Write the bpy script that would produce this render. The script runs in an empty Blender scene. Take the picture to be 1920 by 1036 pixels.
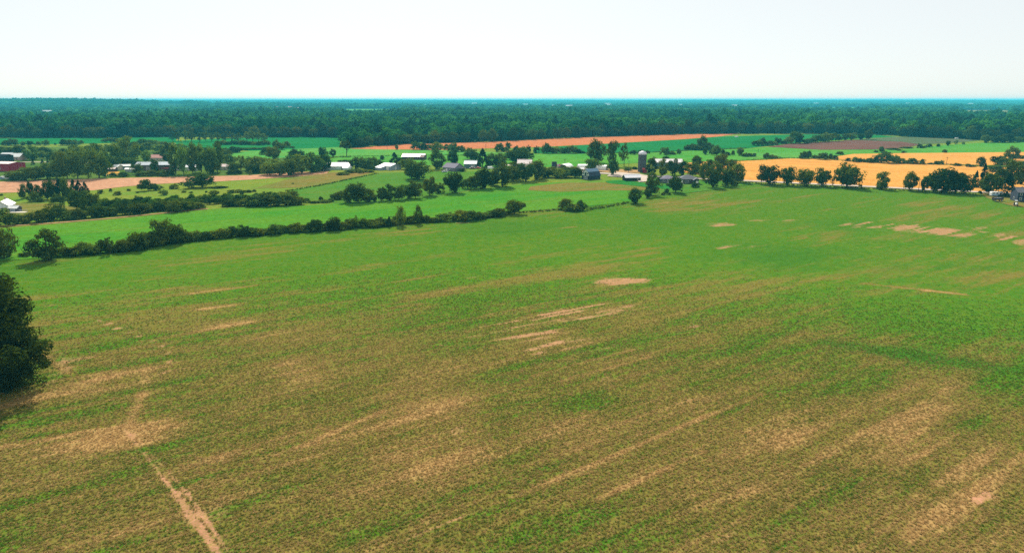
import bpy, bmesh, math, random
import numpy as np
from mathutils import Vector

# ------------------------------------------------------------------ camera, sky, sun, exposure
SC = bpy.context.scene
COL = SC.collection
CAMH, FPX, CX, CY, HOR = 55.0, 1371.0, 960.0, 518.0, 186.5
PITCH = math.atan((CY - HOR) / FPX)
cam_d = bpy.data.cameras.new('camera'); cam = bpy.data.objects.new('camera', cam_d); COL.objects.link(cam)
cam.location = (0, 0, CAMH); cam.rotation_euler = (math.pi / 2 - PITCH, 0, 0)
cam_d.sensor_width = 36; cam_d.lens = 36 * FPX / 1920; cam_d.clip_start = 0.5; cam_d.clip_end = 80000
SC.camera = cam

SUN_EL, SUN_AZ = 38.0, -9.0          # azimuth in degrees, clockwise from +Y (the view direction)
world = bpy.data.worlds.new('World'); SC.world = world; world.use_nodes = True
wn = world.node_tree.nodes; wl = world.node_tree.links
bg = wn['Background']
sky = wn.new('ShaderNodeTexSky'); sky.sky_type = 'NISHITA'; sky.sun_disc = False
sky.sun_elevation = math.radians(SUN_EL); sky.sun_rotation = math.radians(SUN_AZ)
sky.altitude = 100; sky.air_density = 0.55; sky.dust_density = 1.0; sky.ozone_density = 1.5
dim = wn.new('ShaderNodeMix'); dim.data_type = 'RGBA'; dim.blend_type = 'MULTIPLY'; dim.inputs[0].default_value = 1.0; dim.inputs[7].default_value = (0.3, 0.3, 0.3, 1)
wl.new(sky.outputs[0], dim.inputs[6])
veil = wn.new('ShaderNodeMix'); veil.data_type = 'RGBA'; veil.blend_type = 'ADD'; veil.inputs[0].default_value = 1.0     # thin even high haze over the whole sky
veil.inputs[7].default_value = (8.6, 9.0, 8.6, 1); wl.new(dim.outputs[2], veil.inputs[6])
wl.new(veil.outputs[2], bg.inputs[0]); bg.inputs[1].default_value = 0.05

sd = bpy.data.lights.new('sun', 'SUN'); sun = bpy.data.objects.new('sun', sd); COL.objects.link(sun)
sd.energy = 5.0; sd.angle = math.radians(0.53); sd.color = (1.0, 0.93, 0.82)
_e, _a = math.radians(SUN_EL), math.radians(SUN_AZ)
sun_dir = Vector((math.cos(_e) * math.sin(_a), math.cos(_e) * math.cos(_a), math.sin(_e)))
sun.rotation_euler = sun_dir.to_track_quat('Z', 'Y').to_euler(); sun.location = (0, 0, 200)

vs = SC.view_settings
vs.view_transform = 'Standard'; vs.look = 'None'; vs.gamma = 1.0; vs.exposure = 0.8
cy = SC.cycles
cy.use_denoising = False; cy.max_bounces = 5; cy.diffuse_bounces = 2; cy.transmission_bounces = 3; cy.volume_bounces = 0
cy.transparent_max_bounces = 8; cy.caustics_reflective = False; cy.caustics_refractive = False
cy.volume_max_steps = 64

rng = np.random.default_rng(7)
random.seed(7)

# ------------------------------------------------------------------ the lie of the land
def smooth(a, b, x):
    t = np.clip((x - a) / (b - a), 0, 1); return t * t * (3 - 2 * t)

def H(x, y):
    x = np.asarray(x, dtype=float); y = np.asarray(y, dtype=float)
    r = np.hypot(x, y)
    z = (1.0 * np.sin(x / 74 + 0.6) * np.sin(y / 88 + 1.0) + 0.7 * np.sin((x * 0.6 + y) / 120 + 2.0)) * (1 - smooth(600, 900, r)) * smooth(30, 90, r)
    z = z + (42 + 2.5 * np.sin(x / 260) + 1.5 * np.sin(x / 97 + 1)) * np.exp(-((x + 3300) / 1500) ** 2 - ((y - 5000) / 900) ** 2)
    z = z + 30 * smooth(6500, 15000, r) * (0.85 + 0.15 * np.sin(x / 1900.0) * np.cos(x / 830.0 + 1)) * (1 - smooth(21000, 26000, r))
    return z

CP, SP = math.cos(PITCH), math.sin(PITCH)
def at(px, py):
    """ground point seen at a photograph pixel"""
    a, b = (px - CX) / FPX, -(py - CY) / FPX
    d = np.array([a, CP + b * SP, -SP + b * CP])
    z = 0.0
    for _ in range(8):
        t = (z - CAMH) / d[2]; p = d * t; z = float(H(p[0], p[1]))
    return p[0], p[1], z
def mpp(py):
    """metres per photograph pixel for things standing at row py"""
    x, y, z = at(CX, py)
    return (y * CP + (CAMH - z) * SP) / FPX
def proj(x, y, z):
    zc = y * CP + (CAMH - z) * SP
    return CX + FPX * x / zc, CY - FPX * ((z - CAMH) * CP + y * SP) / zc

_tab = np.random.default_rng(3).random((256, 256))
def vn(x, y):
    xi = np.floor(x).astype(int); yi = np.floor(y).astype(int); fx = x - xi; fy = y - yi
    fx = fx * fx * (3 - 2 * fx); fy = fy * fy * (3 - 2 * fy)
    g = lambda i, j: _tab[i & 255, j & 255]
    return (g(xi, yi) * (1 - fx) + g(xi + 1, yi) * fx) * (1 - fy) + (g(xi, yi + 1) * (1 - fx) + g(xi + 1, yi + 1) * fx) * fy
def fbm(x, y, n=4):
    s = 0; a = 0.5; t = 0
    for k in range(n):
        s = s + a * vn(x + 17.3 * k, y + 41.7 * k); t += a; a *= 0.55; x = x * 2.03; y = y * 2.03
    return s / t

# ------------------------------------------------------------------ small helpers
def tag(o, label=None, cat=None, group=None, kind=None):
    if label: o['label'] = label
    if cat: o['category'] = cat
    if group: o['group'] = group
    if kind: o['kind'] = kind
    return o
def link(o, parent=None):
    COL.objects.link(o)
    if parent is not None: o.parent = parent
    return o
def mesh_obj(name, verts, faces, material=None, parent=None, smooth_shade=False):
    me = bpy.data.meshes.new(name); me.from_pydata([tuple(v) for v in verts], [], faces); me.update()
    if material:
        for m in (material if isinstance(material, (list, tuple)) else [material]): me.materials.append(m)
    if smooth_shade:
        me.polygons.foreach_set('use_smooth', [True] * len(me.polygons))
    return link(bpy.data.objects.new(name, me), parent)
def empty(name, loc=(0, 0, 0), rz=0.0):
    o = bpy.data.objects.new(name, None); o.empty_display_size = 0.5
    COL.objects.link(o); o.location = loc; o.rotation_euler = (0, 0, rz); return o
def fast_mesh(name, V, Q):
    """mesh from numpy verts (n,3) and quads (m,4)"""
    me = bpy.data.meshes.new(name)
    me.vertices.add(len(V)); me.vertices.foreach_set('co', np.ascontiguousarray(V, dtype=np.float32).ravel())
    k = Q.shape[1]
    me.loops.add(Q.size); me.loops.foreach_set('vertex_index', np.ascontiguousarray(Q, dtype=np.int32).ravel())
    me.polygons.add(len(Q)); me.polygons.foreach_set('loop_start', np.arange(0, Q.size, k, dtype=np.int32))
    me.polygons.foreach_set('loop_total', np.full(len(Q), k, dtype=np.int32))
    me.update(calc_edges=True); return me

# ------------------------------------------------------------------ materials
def N(nt, typ, **kw):
    n = nt.nodes.new(typ)
    for k, v in kw.items(): setattr(n, k, v)
    return n
def base_mat(name, rough=0.8, spec=0.2):
    m = bpy.data.materials.new(name); m.use_nodes = True
    nt = m.node_tree; b = nt.nodes['Principled BSDF']
    b.inputs['Roughness'].default_value = rough; b.inputs['Specular IOR Level'].default_value = spec
    return m, nt, b
def mixc(nt, fac, a, b, mode='MIX'):
    n = N(nt, 'ShaderNodeMix', data_type='RGBA', blend_type=mode)
    for i, v in ((0, fac), (6, a), (7, b)):
        if hasattr(v, 'is_linked'): nt.links.new(v, n.inputs[i])
        else: n.inputs[i].default_value = v if i == 0 else (*v, 1)
    return n.outputs[2]
def ramp(nt, src, lo, hi):
    n = N(nt, 'ShaderNodeMapRange', interpolation_type='SMOOTHSTEP'); n.clamp = True
    nt.links.new(src, n.inputs[0]); n.inputs[1].default_value = lo; n.inputs[2].default_value = hi
    return n.outputs[0]
def noise(nt, vec, scale, detail=3, rough=0.55):
    n = N(nt, 'ShaderNodeTexNoise'); n.inputs['Scale'].default_value = scale; n.inputs['Detail'].default_value = detail; n.inputs['Roughness'].default_value = rough
    nt.links.new(vec, n.inputs['Vector']); return n.outputs[0]
def mapping(nt, vec, scale, rz=0.0):
    n = N(nt, 'ShaderNodeMapping'); n.inputs['Scale'].default_value = scale; n.inputs['Rotation'].default_value = (0, 0, rz)
    nt.links.new(vec, n.inputs['Vector']); return n.outputs[0]
def math_n(nt, op, a, b=None):
    n = N(nt, 'ShaderNodeMath', operation=op)
    for i, v in ((0, a), (1, b)):
        if v is None: continue
        if hasattr(v, 'is_linked'): nt.links.new(v, n.inputs[i])
        else: n.inputs[i].default_value = v
    return n.outputs[0]

_paint = {}
def paint(name, col, rough=0.7, spec=0.25, var=0.18, scale=1.3, metal=0.0):
    """solid surface with weathering"""
    if name in _paint: return _paint[name]
    m, nt, b = base_mat(name, rough, spec); b.inputs['Metallic'].default_value = metal
    tc = N(nt, 'ShaderNodeTexCoord')
    f = noise(nt, mapping(nt, tc.outputs['Object'], (1, 1, 0.35)), scale, 4, 0.6)
    c = mixc(nt, ramp(nt, f, 0.3, 0.72), tuple(v * (1 - var) for v in col), tuple(min(1, v * (1 + var * 0.6)) for v in col))
    nt.links.new(c, b.inputs['Base Color']); _paint[name] = m; return m
def metal_roof(name, col, rough=0.45):
    """ribbed sheet metal, ribs run down the slope (local y)"""
    if name in _paint: return _paint[name]
    m, nt, b = base_mat(name, rough, 0.4)
    tc = N(nt, 'ShaderNodeTexCoord')
    f = noise(nt, mapping(nt, tc.outputs['Object'], (0.9, 0.15, 0.15)), 1.6, 4, 0.65)
    c = mixc(nt, ramp(nt, f, 0.35, 0.8), tuple(v * 0.82 for v in col), col)
    w = N(nt, 'ShaderNodeTexWave', wave_type='BANDS', bands_direction='X'); w.inputs['Scale'].default_value = 3.2
    nt.links.new(tc.outputs['Object'], w.inputs['Vector'])
    bp = N(nt, 'ShaderNodeBump'); bp.inputs['Strength'].default_value = 0.35; bp.inputs['Distance'].default_value = 0.03
    nt.links.new(w.outputs[0], bp.inputs['Height']); nt.links.new(bp.outputs[0], b.inputs['Normal'])
    nt.links.new(c, b.inputs['Base Color']); _paint[name] = m; return m
def shingle(name, col):
    if name in _paint: return _paint[name]
    m, nt, b = base_mat(name, 0.85, 0.2)
    tc = N(nt, 'ShaderNodeTexCoord')
    f = noise(nt, tc.outputs['Object'], 2.2, 5, 0.7)
    c = mixc(nt, f, tuple(v * 0.7 for v in col), tuple(v * 1.3 for v in col))
    br = N(nt, 'ShaderNodeTexBrick'); br.inputs['Scale'].default_value = 3.0
    nt.links.new(tc.outputs['Object'], br.inputs['Vector'])
    bp = N(nt, 'ShaderNodeBump'); bp.inputs['Strength'].default_value = 0.3; bp.inputs['Distance'].default_value = 0.02
    nt.links.new(br.outputs['Fac'], bp.inputs['Height']); nt.links.new(bp.outputs[0], b.inputs['Normal'])
    nt.links.new(c, b.inputs['Base Color']); _paint[name] = m; return m
def glass_mat():
    if 'window_glass' in _paint: return _paint['window_glass']
    m, nt, b = base_mat('window_glass', 0.08, 0.6); b.inputs['Base Color'].default_value = (0.03, 0.04, 0.05, 1)
    _paint['window_glass'] = m; return m

ROW = math.radians(36)          # direction of the crop rows, from +X
def field_mat(name, c1, c2, c3=None, row=ROW, stretch=0.12, big=0.02, fine=1.2, blend=0.5, contrast=0.5, bump=0.35):
    """c1/c2: crop tones in broad drifts along the rows, c3: thin dry streaks"""
    m, nt, b = base_mat(name, 1.0, 0.0)
    g = N(nt, 'ShaderNodeNewGeometry'); P = g.outputs['Position']
    Pr = mapping(nt, mapping(nt, P, (1, 1, 1), -row), (stretch, 1, 1))
    n1 = noise(nt, Pr, big * 6, 4, 0.6); n2 = noise(nt, P, big, 3, 0.55); n3 = noise(nt, P, fine, 3, 0.7)
    f = math_n(nt, 'ADD', math_n(nt, 'MULTIPLY', n1, blend), math_n(nt, 'MULTIPLY', n2, 1 - blend))
    c = mixc(nt, ramp(nt, f, 0.5 - 0.25 * contrast - 0.04, 0.5 + 0.25 * contrast - 0.02), c1, c2)
    if c3:
        n4 = noise(nt, mapping(nt, mapping(nt, P, (1, 1, 1), -row), (0.045, 1, 1)), 0.11, 4, 0.6)
        c = mixc(nt, math_n(nt, 'MULTIPLY', ramp(nt, n4, 0.55, 0.72), 0.75), c, c3)
    n5 = noise(nt, P, fine * 0.4, 4, 0.75)
    v = N(nt, 'ShaderNodeMapRange'); nt.links.new(math_n(nt, 'ADD', math_n(nt, 'MULTIPLY', n3, 0.5), math_n(nt, 'MULTIPLY', n5, 0.5)), v.inputs[0]); v.inputs[1].default_value = 0.36; v.inputs[2].default_value = 0.64; v.inputs[3].default_value = 0.70; v.inputs[4].default_value = 1.28
    cc = N(nt, 'ShaderNodeCombineColor'); [nt.links.new(v.outputs[0], cc.inputs[i]) for i in range(3)]
    c = mixc(nt, 1.0, c, cc.outputs[0], 'MULTIPLY')
    nt.links.new(c, b.inputs['Base Color'])
    bp = N(nt, 'ShaderNodeBump'); bp.inputs['Strength'].default_value = bump; bp.inputs['Distance'].default_value = 0.35
    nt.links.new(n3, bp.inputs['Height']); nt.links.new(bp.outputs[0], b.inputs['Normal'])
    return m

# main field: attributes dry / bare / lush painted on the ground mesh, grain from noise
def crop_ground_mat():
    m, nt, b = base_mat('main_field_crop', 1.0, 0.0)
    g = N(nt, 'ShaderNodeNewGeometry'); P = g.outputs['Position']
    A = {k: N(nt, 'ShaderNodeAttribute', attribute_name=k).outputs['Fac'] for k in ('dry', 'bare', 'lush')}
    Pr = mapping(nt, mapping(nt, P, (1, 1, 1), -ROW), (0.16, 1, 1))
    ns = noise(nt, Pr, 0.9, 4, 0.65); nf = noise(nt, P, 2.6, 3, 0.75); nm = noise(nt, P, 0.35, 4, 0.65)
    nb = noise(nt, mapping(nt, mapping(nt, P, (1, 1, 1), -ROW), (0.10, 1, 1)), 0.22, 5, 0.7)
    grain = math_n(nt, 'ADD', math_n(nt, 'MULTIPLY', ns, 0.35), math_n(nt, 'ADD', math_n(nt, 'MULTIPLY', nf, 0.25), math_n(nt, 'ADD', math_n(nt, 'MULTIPLY', nb, 0.15), math_n(nt, 'MULTIPLY', noise(nt, P, 0.75, 3, 0.7), 0.25))))
    band = math_n(nt, 'MULTIPLY', math_n(nt, 'SUBTRACT', nb, 0.5), 0.9)
    d = math_n(nt, 'ADD', math_n(nt, 'ADD', A['dry'], band), math_n(nt, 'MULTIPLY', math_n(nt, 'SUBTRACT', grain, 0.5), 1.3))
    green = mixc(nt, ramp(nt, nm, 0.35, 0.65), GREEN_A, GREEN_B)
    c = mixc(nt, ramp(nt, d, 0.3, 0.62), green, OLIVE)
    c = mixc(nt, ramp(nt, d, 0.66, 1.02), c, STRAW)
    lu = math_n(nt, 'ADD', A['lush'], math_n(nt, 'MULTIPLY', math_n(nt, 'SUBTRACT', grain, 0.5), 0.6))
    c = mixc(nt, math_n(nt, 'MULTIPLY', ramp(nt, lu, 0.25, 0.8), 0.85), c, LUSH)
    ba = math_n(nt, 'ADD', math_n(nt, 'ADD', A['bare'], math_n(nt, 'MULTIPLY', band, 1.7)), math_n(nt, 'MULTIPLY', math_n(nt, 'SUBTRACT', grain, 0.5), 2.2))
    c = mixc(nt, math_n(nt, 'MULTIPLY', ramp(nt, ba, 0.32, 1.05), 0.86), c, mixc(nt, ramp(nt, nf, 0.35, 0.65), STRAW, SOIL))
    nv = noise(nt, P, 0.62, 4, 0.8)
    v = N(nt, 'ShaderNodeMapRange'); nt.links.new(math_n(nt, 'ADD', math_n(nt, 'MULTIPLY', nf, 0.45), math_n(nt, 'MULTIPLY', nv, 0.55)), v.inputs[0]); v.inputs[1].default_value = 0.34; v.inputs[2].default_value = 0.66; v.inputs[3].default_value = 0.62; v.inputs[4].default_value = 1.34
    cc = N(nt, 'ShaderNodeCombineColor'); [nt.links.new(v.outputs[0], cc.inputs[i]) for i in range(3)]
    c = mixc(nt, 1.0, c, cc.outputs[0], 'MULTIPLY')
    nt.links.new(c, b.inputs['Base Color'])
    bp = N(nt, 'ShaderNodeBump'); bp.inputs['Strength'].default_value = 0.6; bp.inputs['Distance'].default_value = 0.3
    nt.links.new(grain, bp.inputs['Height']); nt.links.new(bp.outputs[0], b.inputs['Normal'])
    return m
GREEN_A = (0.043, 0.125, 0.009); GREEN_B = (0.073, 0.131, 0.011)
OLIVE = (0.132, 0.116, 0.024); STRAW = (0.28, 0.176, 0.066); LUSH = (0.034, 0.108, 0.010); SOIL = (0.33, 0.155, 0.105)

def leaf_mat(name, lo, hi, transl=0.22):
    m = bpy.data.materials.new(name); m.use_nodes = True; nt = m.node_tree
    nt.nodes.remove(nt.nodes['Principled BSDF']); out = nt.nodes['Material Output']
    oi = N(nt, 'ShaderNodeObjectInfo'); g = N(nt, 'ShaderNodeNewGeometry')
    f = math_n(nt, 'ADD', math_n(nt, 'MULTIPLY', oi.outputs['Random'], 0.55), math_n(nt, 'MULTIPLY', g.outputs['Random Per Island'], 0.45))
    c = mixc(nt, f, lo, hi)
    c = mixc(nt, 1.0, c, oi.outputs['Color'], 'MULTIPLY')
    if name == 'forest_leaves':          # stands of different species
        ns = noise(nt, g.outputs['Position'], 0.0042, 3, 0.6)
        c = mixc(nt, ramp(nt, ns, 0.38, 0.62), mixc(nt, 1.0, c, (0.5, 0.58, 0.75), 'MULTIPLY'), mixc(nt, 1.0, c, (1.4, 1.22, 0.85), 'MULTIPLY'))
    d = N(nt, 'ShaderNodeBsdfDiffuse'); t = N(nt, 'ShaderNodeBsdfTranslucent'); mx = N(nt, 'ShaderNodeMixShader')
    nt.links.new(c, d.inputs[0])
    c2 = mixc(nt, 1.0, c, (1.25, 1.35, 0.6), 'MULTIPLY'); nt.links.new(c2, t.inputs[0])
    mx.inputs[0].default_value = transl
    nt.links.new(d.outputs[0], mx.inputs[1]); nt.links.new(t.outputs[0], mx.inputs[2]); nt.links.new(mx.outputs[0], out.inputs[0])
    return m
LEAF = leaf_mat('broad_leaves', (0.010, 0.030, 0.005), (0.118, 0.160, 0.017), 0.26)
LEAF_BUSH = leaf_mat('bush_leaves', (0.011, 0.032, 0.005), (0.122, 0.168, 0.019), 0.26)
NEEDLE = leaf_mat('needles', (0.012, 0.034, 0.014), (0.032, 0.068, 0.022), 0.1)
LEAF_FAR = leaf_mat('forest_leaves', (0.003, 0.030, 0.010), (0.078, 0.270, 0.052), 0.28)
BARK = paint('bark', (0.085, 0.065, 0.05), 0.95, 0.05, 0.4, 3.0)

def tuft_mat():
    m = bpy.data.materials.new('crop_blades'); m.use_nodes = True; nt = m.node_tree
    nt.nodes.remove(nt.nodes['Principled BSDF']); out = nt.nodes['Material Output']
    a = N(nt, 'ShaderNodeAttribute', attribute_name='tone', attribute_type='INSTANCER').outputs['Fac']
    g = N(nt, 'ShaderNodeNewGeometry')
    f = math_n(nt, 'ADD', a, math_n(nt, 'MULTIPLY', math_n(nt, 'SUBTRACT', g.outputs['Random Per Island'], 0.5), 0.5))
    c = mixc(nt, ramp(nt, f, 0.15, 0.5), (0.068, 0.158, 0.016), (0.188, 0.164, 0.042))
    c = mixc(nt, ramp(nt, f, 0.5, 0.95), c, (0.45, 0.29, 0.12))
    d = N(nt, 'ShaderNodeBsdfDiffuse'); t = N(nt, 'ShaderNodeBsdfTranslucent'); mx = N(nt, 'ShaderNodeMixShader'); mx.inputs[0].default_value = 0.42
    nt.links.new(c, d.inputs[0]); nt.links.new(c, t.inputs[0])
    nt.links.new(d.outputs[0], mx.inputs[1]); nt.links.new(t.outputs[0], mx.inputs[2]); nt.links.new(mx.outputs[0], out.inputs[0])
    return m

# ------------------------------------------------------------------ ground sheet with the main field's wear
def ell(px, py, hw, hh):
    x, y, z = at(px, py); s = mpp(py); r2 = x * x + y * y + CAMH * CAMH
    return x, y, max(hw * s, 0.4), max(hh * r2 / (CAMH * FPX), 0.35)
BARE = [(1172, 527, 58, 7, .95), (892, 521, 24, 4, .75), (1133, 708, 18, 7, .75), (1395, 463, 55, 4, .9), (1345, 421, 36, 3.5, .85), (1280, 427, 40, 3, .6), (1450, 413, 42, 1.6, .7),
        (1620, 421, 46, 5, .9), (1690, 428, 36, 6, .85), (1740, 430, 32, 7, .9), (1785, 435, 36, 7, .9), (1830, 427, 22, 3, .7), (1905, 450, 30, 13, .75), (1860, 438, 14, 4, .7),
        (165, 594, 6, 1.6, .9), (186, 601, 6, 1.6, .9), (203, 607, 8, 2, .9), (220, 615, 8, 2, .9), (243, 623, 8, 2, .95), (262, 630, 9, 2.4, 1), (286, 639, 8, 2.6, 1), (304, 649, 10, 3.5, 1), (317, 661, 9, 3.5, 1), (318, 677, 8, 3.5, .95), (311, 695, 11, 6, .8),
        (95, 571, 15, 3, .7), (870, 418, 60, 1.2, .7), (420, 488, 26, 3, .35), (1010, 660, 22, 7, .7), (985, 632, 34, 5, .65), (1845, 930, 30, 7, 1.0), (1835, 940, 14, 5, .9), (858, 808, 14, 16, .55), (1660, 925, 26, 10, .6), (1350, 1000, 34, 14, .5),
        (120, 683, 34, 16, .6), (880, 345, 60, 3, .4), (410, 960, 26, 18, .55), (350, 975, 22, 14, .5), (70, 1000, 60, 22, .5), (270, 905, 16, 9, .45), (1300, 611, 10, 4, .7)]
DRY = [(1085, 586, 90, 17, .5), (1000, 645, 70, 22, .4), (1220, 605, 60, 18, .25), (170, 705, 130, 42, 1.0), (150, 815, 180, 15, 1.1), (120, 840, 150, 14, .4), (640, 770, 150, 26, .3), (810, 560, 60, 18, .35), (640, 590, 80, 20, .22), (400, 575, 60, 4, .4), (420, 610, 110, 9, .35), (350, 545, 80, 6, .3),
       (1600, 640, 120, 24, .25), (1900, 630, 40, 12, .4), (1730, 545, 90, 5, .4), (1660, 890, 210, 60, .35), (1800, 840, 140, 60, .35), (1500, 1000, 220, 50, .3), (900, 830, 120, 30, .15), (1050, 432, 80, 3, .45), (1360, 375, 60, 6, .35), (1260, 381, 50, 6, .45), (1120, 640, 90, 16, .2), (820, 440, 110, 3, .3), (520, 452, 120, 4, .25), (730, 480, 100, 5, .2), (560, 690, 120, 14, .25), (250, 680, 60, 20, .4)]
LUSHP = [(1390, 560, 130, 26, .6), (790, 690, 130, 34, .45), (1700, 500, 260, 10, .9), (1420, 482, 160, 7, .8), (1850, 515, 120, 10, .6), (1540, 745, 70, 18, .6), (500, 770, 90, 20, .55), (430, 800, 70, 15, .4), (900, 600, 60, 22, .35), (560, 495, 190, 14, .45), (900, 485, 200, 10, .35), (1600, 400, 220, 5, .5), (1300, 470, 70, 3, .5),
         (280, 690, 18, 10, .7), (265, 712, 24, 9, .7), (100, 885, 70, 22, .4), (640, 740, 60, 12, .4), (1350, 690, 80, 16, .35), (1890, 910, 40, 16, .6), (1330, 645, 50, 8, .4), (250, 640, 30, 4, .5)]
_streaks = random.Random(5)
LINES = [('bare', a, b, a + l, b - l * .17, w, q) for a, b, l, w, q in [(_streaks.uniform(880, 1110), _streaks.uniform(590, 668), _streaks.uniform(35, 110), _streaks.uniform(.35, .7), _streaks.uniform(.55, .95)) for _ in range(16)] + [(_streaks.uniform(1010, 1150), _streaks.uniform(566, 604), _streaks.uniform(40, 100), _streaks.uniform(.4, .7), _streaks.uniform(.6, .95)) for _ in range(8)]] + [('bare', 235, 805, 330, 925, 0.40, 1.3), ('bare', 330, 925, 418, 1050, 0.50, 1.45), ('bare', 251, 812, 352, 925, 0.30, .95), ('bare', 352, 925, 440, 1050, 0.36, 1.0), ('bare', 760, 1012, 968, 928, .3, 1.15), ('dry', 968, 928, 1430, 738, .5, .45),
         ('bare', 1160, 826, 1440, 742, .3, .42), ('bare', 930, 637, 1040, 622, .8, 1.0), ('bare', 960, 665, 1050, 640, .7, .95), ('bare', 985, 655, 1075, 632, .6, .8), ('bare', 1000, 600, 1090, 582, .7, .95), ('bare', 1090, 597, 1185, 575, .7, .95), ('bare', 1060, 583, 1130, 570, .7, .9), ('bare', 880, 632, 960, 618, .5, .7), ('bare', 1010, 590, 1150, 566, .6, .6), ('bare', 1050, 600, 1180, 572, .6, .55), ('dry', 1000, 705, 1190, 655, .5, .5), ('dry', 1050, 715, 1220, 668, .4, .5), ('lush', 970, 573, 1230, 530, .9, .7), ('lush', 900, 640, 1130, 590, .8, .5),
         ('lush', 1400, 622, 1560, 645, 5, .35), ('lush', 1560, 645, 1690, 662, 4.5, .5), ('lush', 1690, 662, 1850, 690, 5, .38), ('lush', 1850, 690, 1930, 704, 6, .3), ('dry', 1620, 531, 1810, 552, 1.0, .7), ('dry', 1420, 462, 1515, 445, .7, .8), ('dry', 560, 838, 720, 770, .7, .4), ('dry', 400, 860, 600, 800, .6, .3),
         ('dry', -20, 842, 240, 798, 1.0, .5), ('dry', 240, 798, 268, 740, .9, .4), ('dry', 268, 740, 278, 690, 1.0, .3), ('bare', 100, 650, 130, 690, .7, .5), ('bare', 130, 690, 90, 720, 1.2, .6), ('dry', 80, 665, 130, 700, .8, .55), ('dry', 270, 640, 470, 602, 1.4, .5), ('dry', 360, 550, 480, 535, .8, .5), ('dry', 380, 580, 450, 570, .8, .5), ('lush', 165, 580, 207, 577, .5, .9), ('dry', 945, 434, 1080, 425, 1.0, .6), ('lush', 940, 436, 1000, 431, .8, .8), ('dry', 1700, 1010, 1920, 850, .9, .4), ('bare', 1840, 1040, 1920, 985, .4, .6), ('dry', 1120, 935, 1320, 845, .4, .35), ('bare', 1890, 372, 1960, 378, 1, .6)]
ELL = {'bare': [(ell(*p[:4]), p[4]) for p in BARE], 'dry': [(ell(*p[:4]), p[4]) for p in DRY], 'lush': [(ell(*p[:4]), p[4]) for p in LUSHP]}
SEG = [(k, at(x0, y0)[:2], at(x1, y1)[:2], w, s) for k, x0, y0, x1, y1, w, s in LINES]
CR, SR = math.cos(ROW), math.sin(ROW)
def field_attr(x, y):
    u = x * CR + y * SR; v = -x * SR + y * CR
    d = np.hypot(x, y)
    st = fbm(u / 60, v / 9, 4); st2 = fbm(u / 22 + 9, v / 2.6 + 5, 3); bl = fbm(x / 55 + 3, y / 55, 4); bl2 = fbm(x / 14 + 30, y / 14, 3)
    near = 1 - smooth(75, 262, d); st3 = fbm(u / 26 + 70, v / 2.3 + 11, 3)
    dry = 0.275 + 0.33 * near + 0.7 * (st - 0.5) * (1 - 0.5 * near) + 0.6 * (bl - 0.5) * (1 - 0.55 * near) + 0.38 * (bl2 - 0.5) * (0.3 + near) + 0.5 * (st2 - 0.5) * (0.45 + 0.3 * near) + 0.42 * (fbm(u / 17 + 21, v / 0.95 + 3, 3) - 0.5) * near
    dry = dry + 0.16 * smooth(-20, 90, x) * near
    bare = 0.05 + 0.55 * np.clip(st2 + bl2 - 1.12, 0, 1) * near + 0.2 * np.clip(bl2 - 0.62, 0, 1)
    lush = np.clip(0.22 + 1.3 * (0.5 - bl), 0, 0.55) * (0.35 + 0.65 * smooth(110, 300, d)) + 0.8 * np.clip(0.42 - bl2, 0, 1) * near
    ed = (fbm(u / 7, v / 1.6, 3) - 0.5)
    out = {'bare': bare, 'dry': dry, 'lush': lush}
    for k in out:
        for (cx_, cy_, rx, ry), s in ELL[k]:
            dx = (x - cx_); dy = (y - cy_)
            q = (dx / rx) ** 2 + ((dy - 0.25 * dx * (ry / max(rx, ry))) / ry) ** 2
            msk = q < 6
            q = np.where(msk, q, 9.0)
            f = 1 - (smooth(0.2, 1.6, q + 1.5 * ed) if k == 'bare' else smooth(-0.3, 3.2, q + 2.0 * ed))
            out[k] = out[k] + s * f * (0.8 if k == 'bare' and rx < 2.2 else np.clip(0.95 + 1.3 * (st3 - 0.45), 0.4, 1.3) if k == 'bare' and s >= .945 and rx > 7 else 0.9 * np.clip(0.5 + 4.2 * (st3 - 0.47), 0.0, 1.3) if k == 'bare' else 0.38 * np.clip(0.6 + 1.8 * (st2 - 0.45), 0.1, 1.4))
    for k, a, b_, w, s in SEG:
        ax, ay = a; bx, by = b_; L2 = (bx - ax) ** 2 + (by - ay) ** 2
        t = np.clip(((x - ax) * (bx - ax) + (y - ay) * (by - ay)) / L2, 0, 1)
        dd = np.hypot(x - ax - t * (bx - ax), y - ay - t * (by - ay)) * (1 + 0.5 * ed)
        out[k] = out[k] + s * np.exp(-(dd / w) ** 2 * 0.7) * np.clip(0.7 + 1.2 * (bl2 - 0.45), 0.3, 1.15)
    for k in ('dry',):
        out[k] = out[k] - 0.35 * np.clip(out['lush'] - 0.5, 0, 1)
    return out

radii = np.concatenate([[4.0, 15, 28], np.geomspace(40, 66, 12)[:-1], np.geomspace(66, 300, 300)[:-1], np.geomspace(300, 560, 210)[:-1], np.geomspace(560, 27500, 170)])
angs = np.concatenate([np.arange(-50, 50, 0.25), np.arange(50, 310, 4.0)])     # degrees clockwise from +Y, closed ring
ra = np.radians(angs); R, A_ = np.meshgrid(radii, ra, indexing='ij')
GX = R * np.sin(A_); GY = R * np.cos(A_); GZ = H(GX, GY)
V = np.stack([GX, GY, GZ], -1).reshape(-1, 3)
nr, na = R.shape
i, j = np.meshgrid(np.arange(nr - 1), np.arange(na), indexing='ij'); j2 = (j + 1) % na
Q = np.stack([i * na + j, i * na + j2, (i + 1) * na + j2, (i + 1) * na + j], -1).reshape(-1, 4)
Q = Q[:, ::-1].copy()
gm = fast_mesh('ground', V, Q)
FLOOR = field_mat('forest_floor', (0.012, 0.035, 0.012), (0.022, 0.055, 0.016), row=0.0, stretch=1.0)
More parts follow.
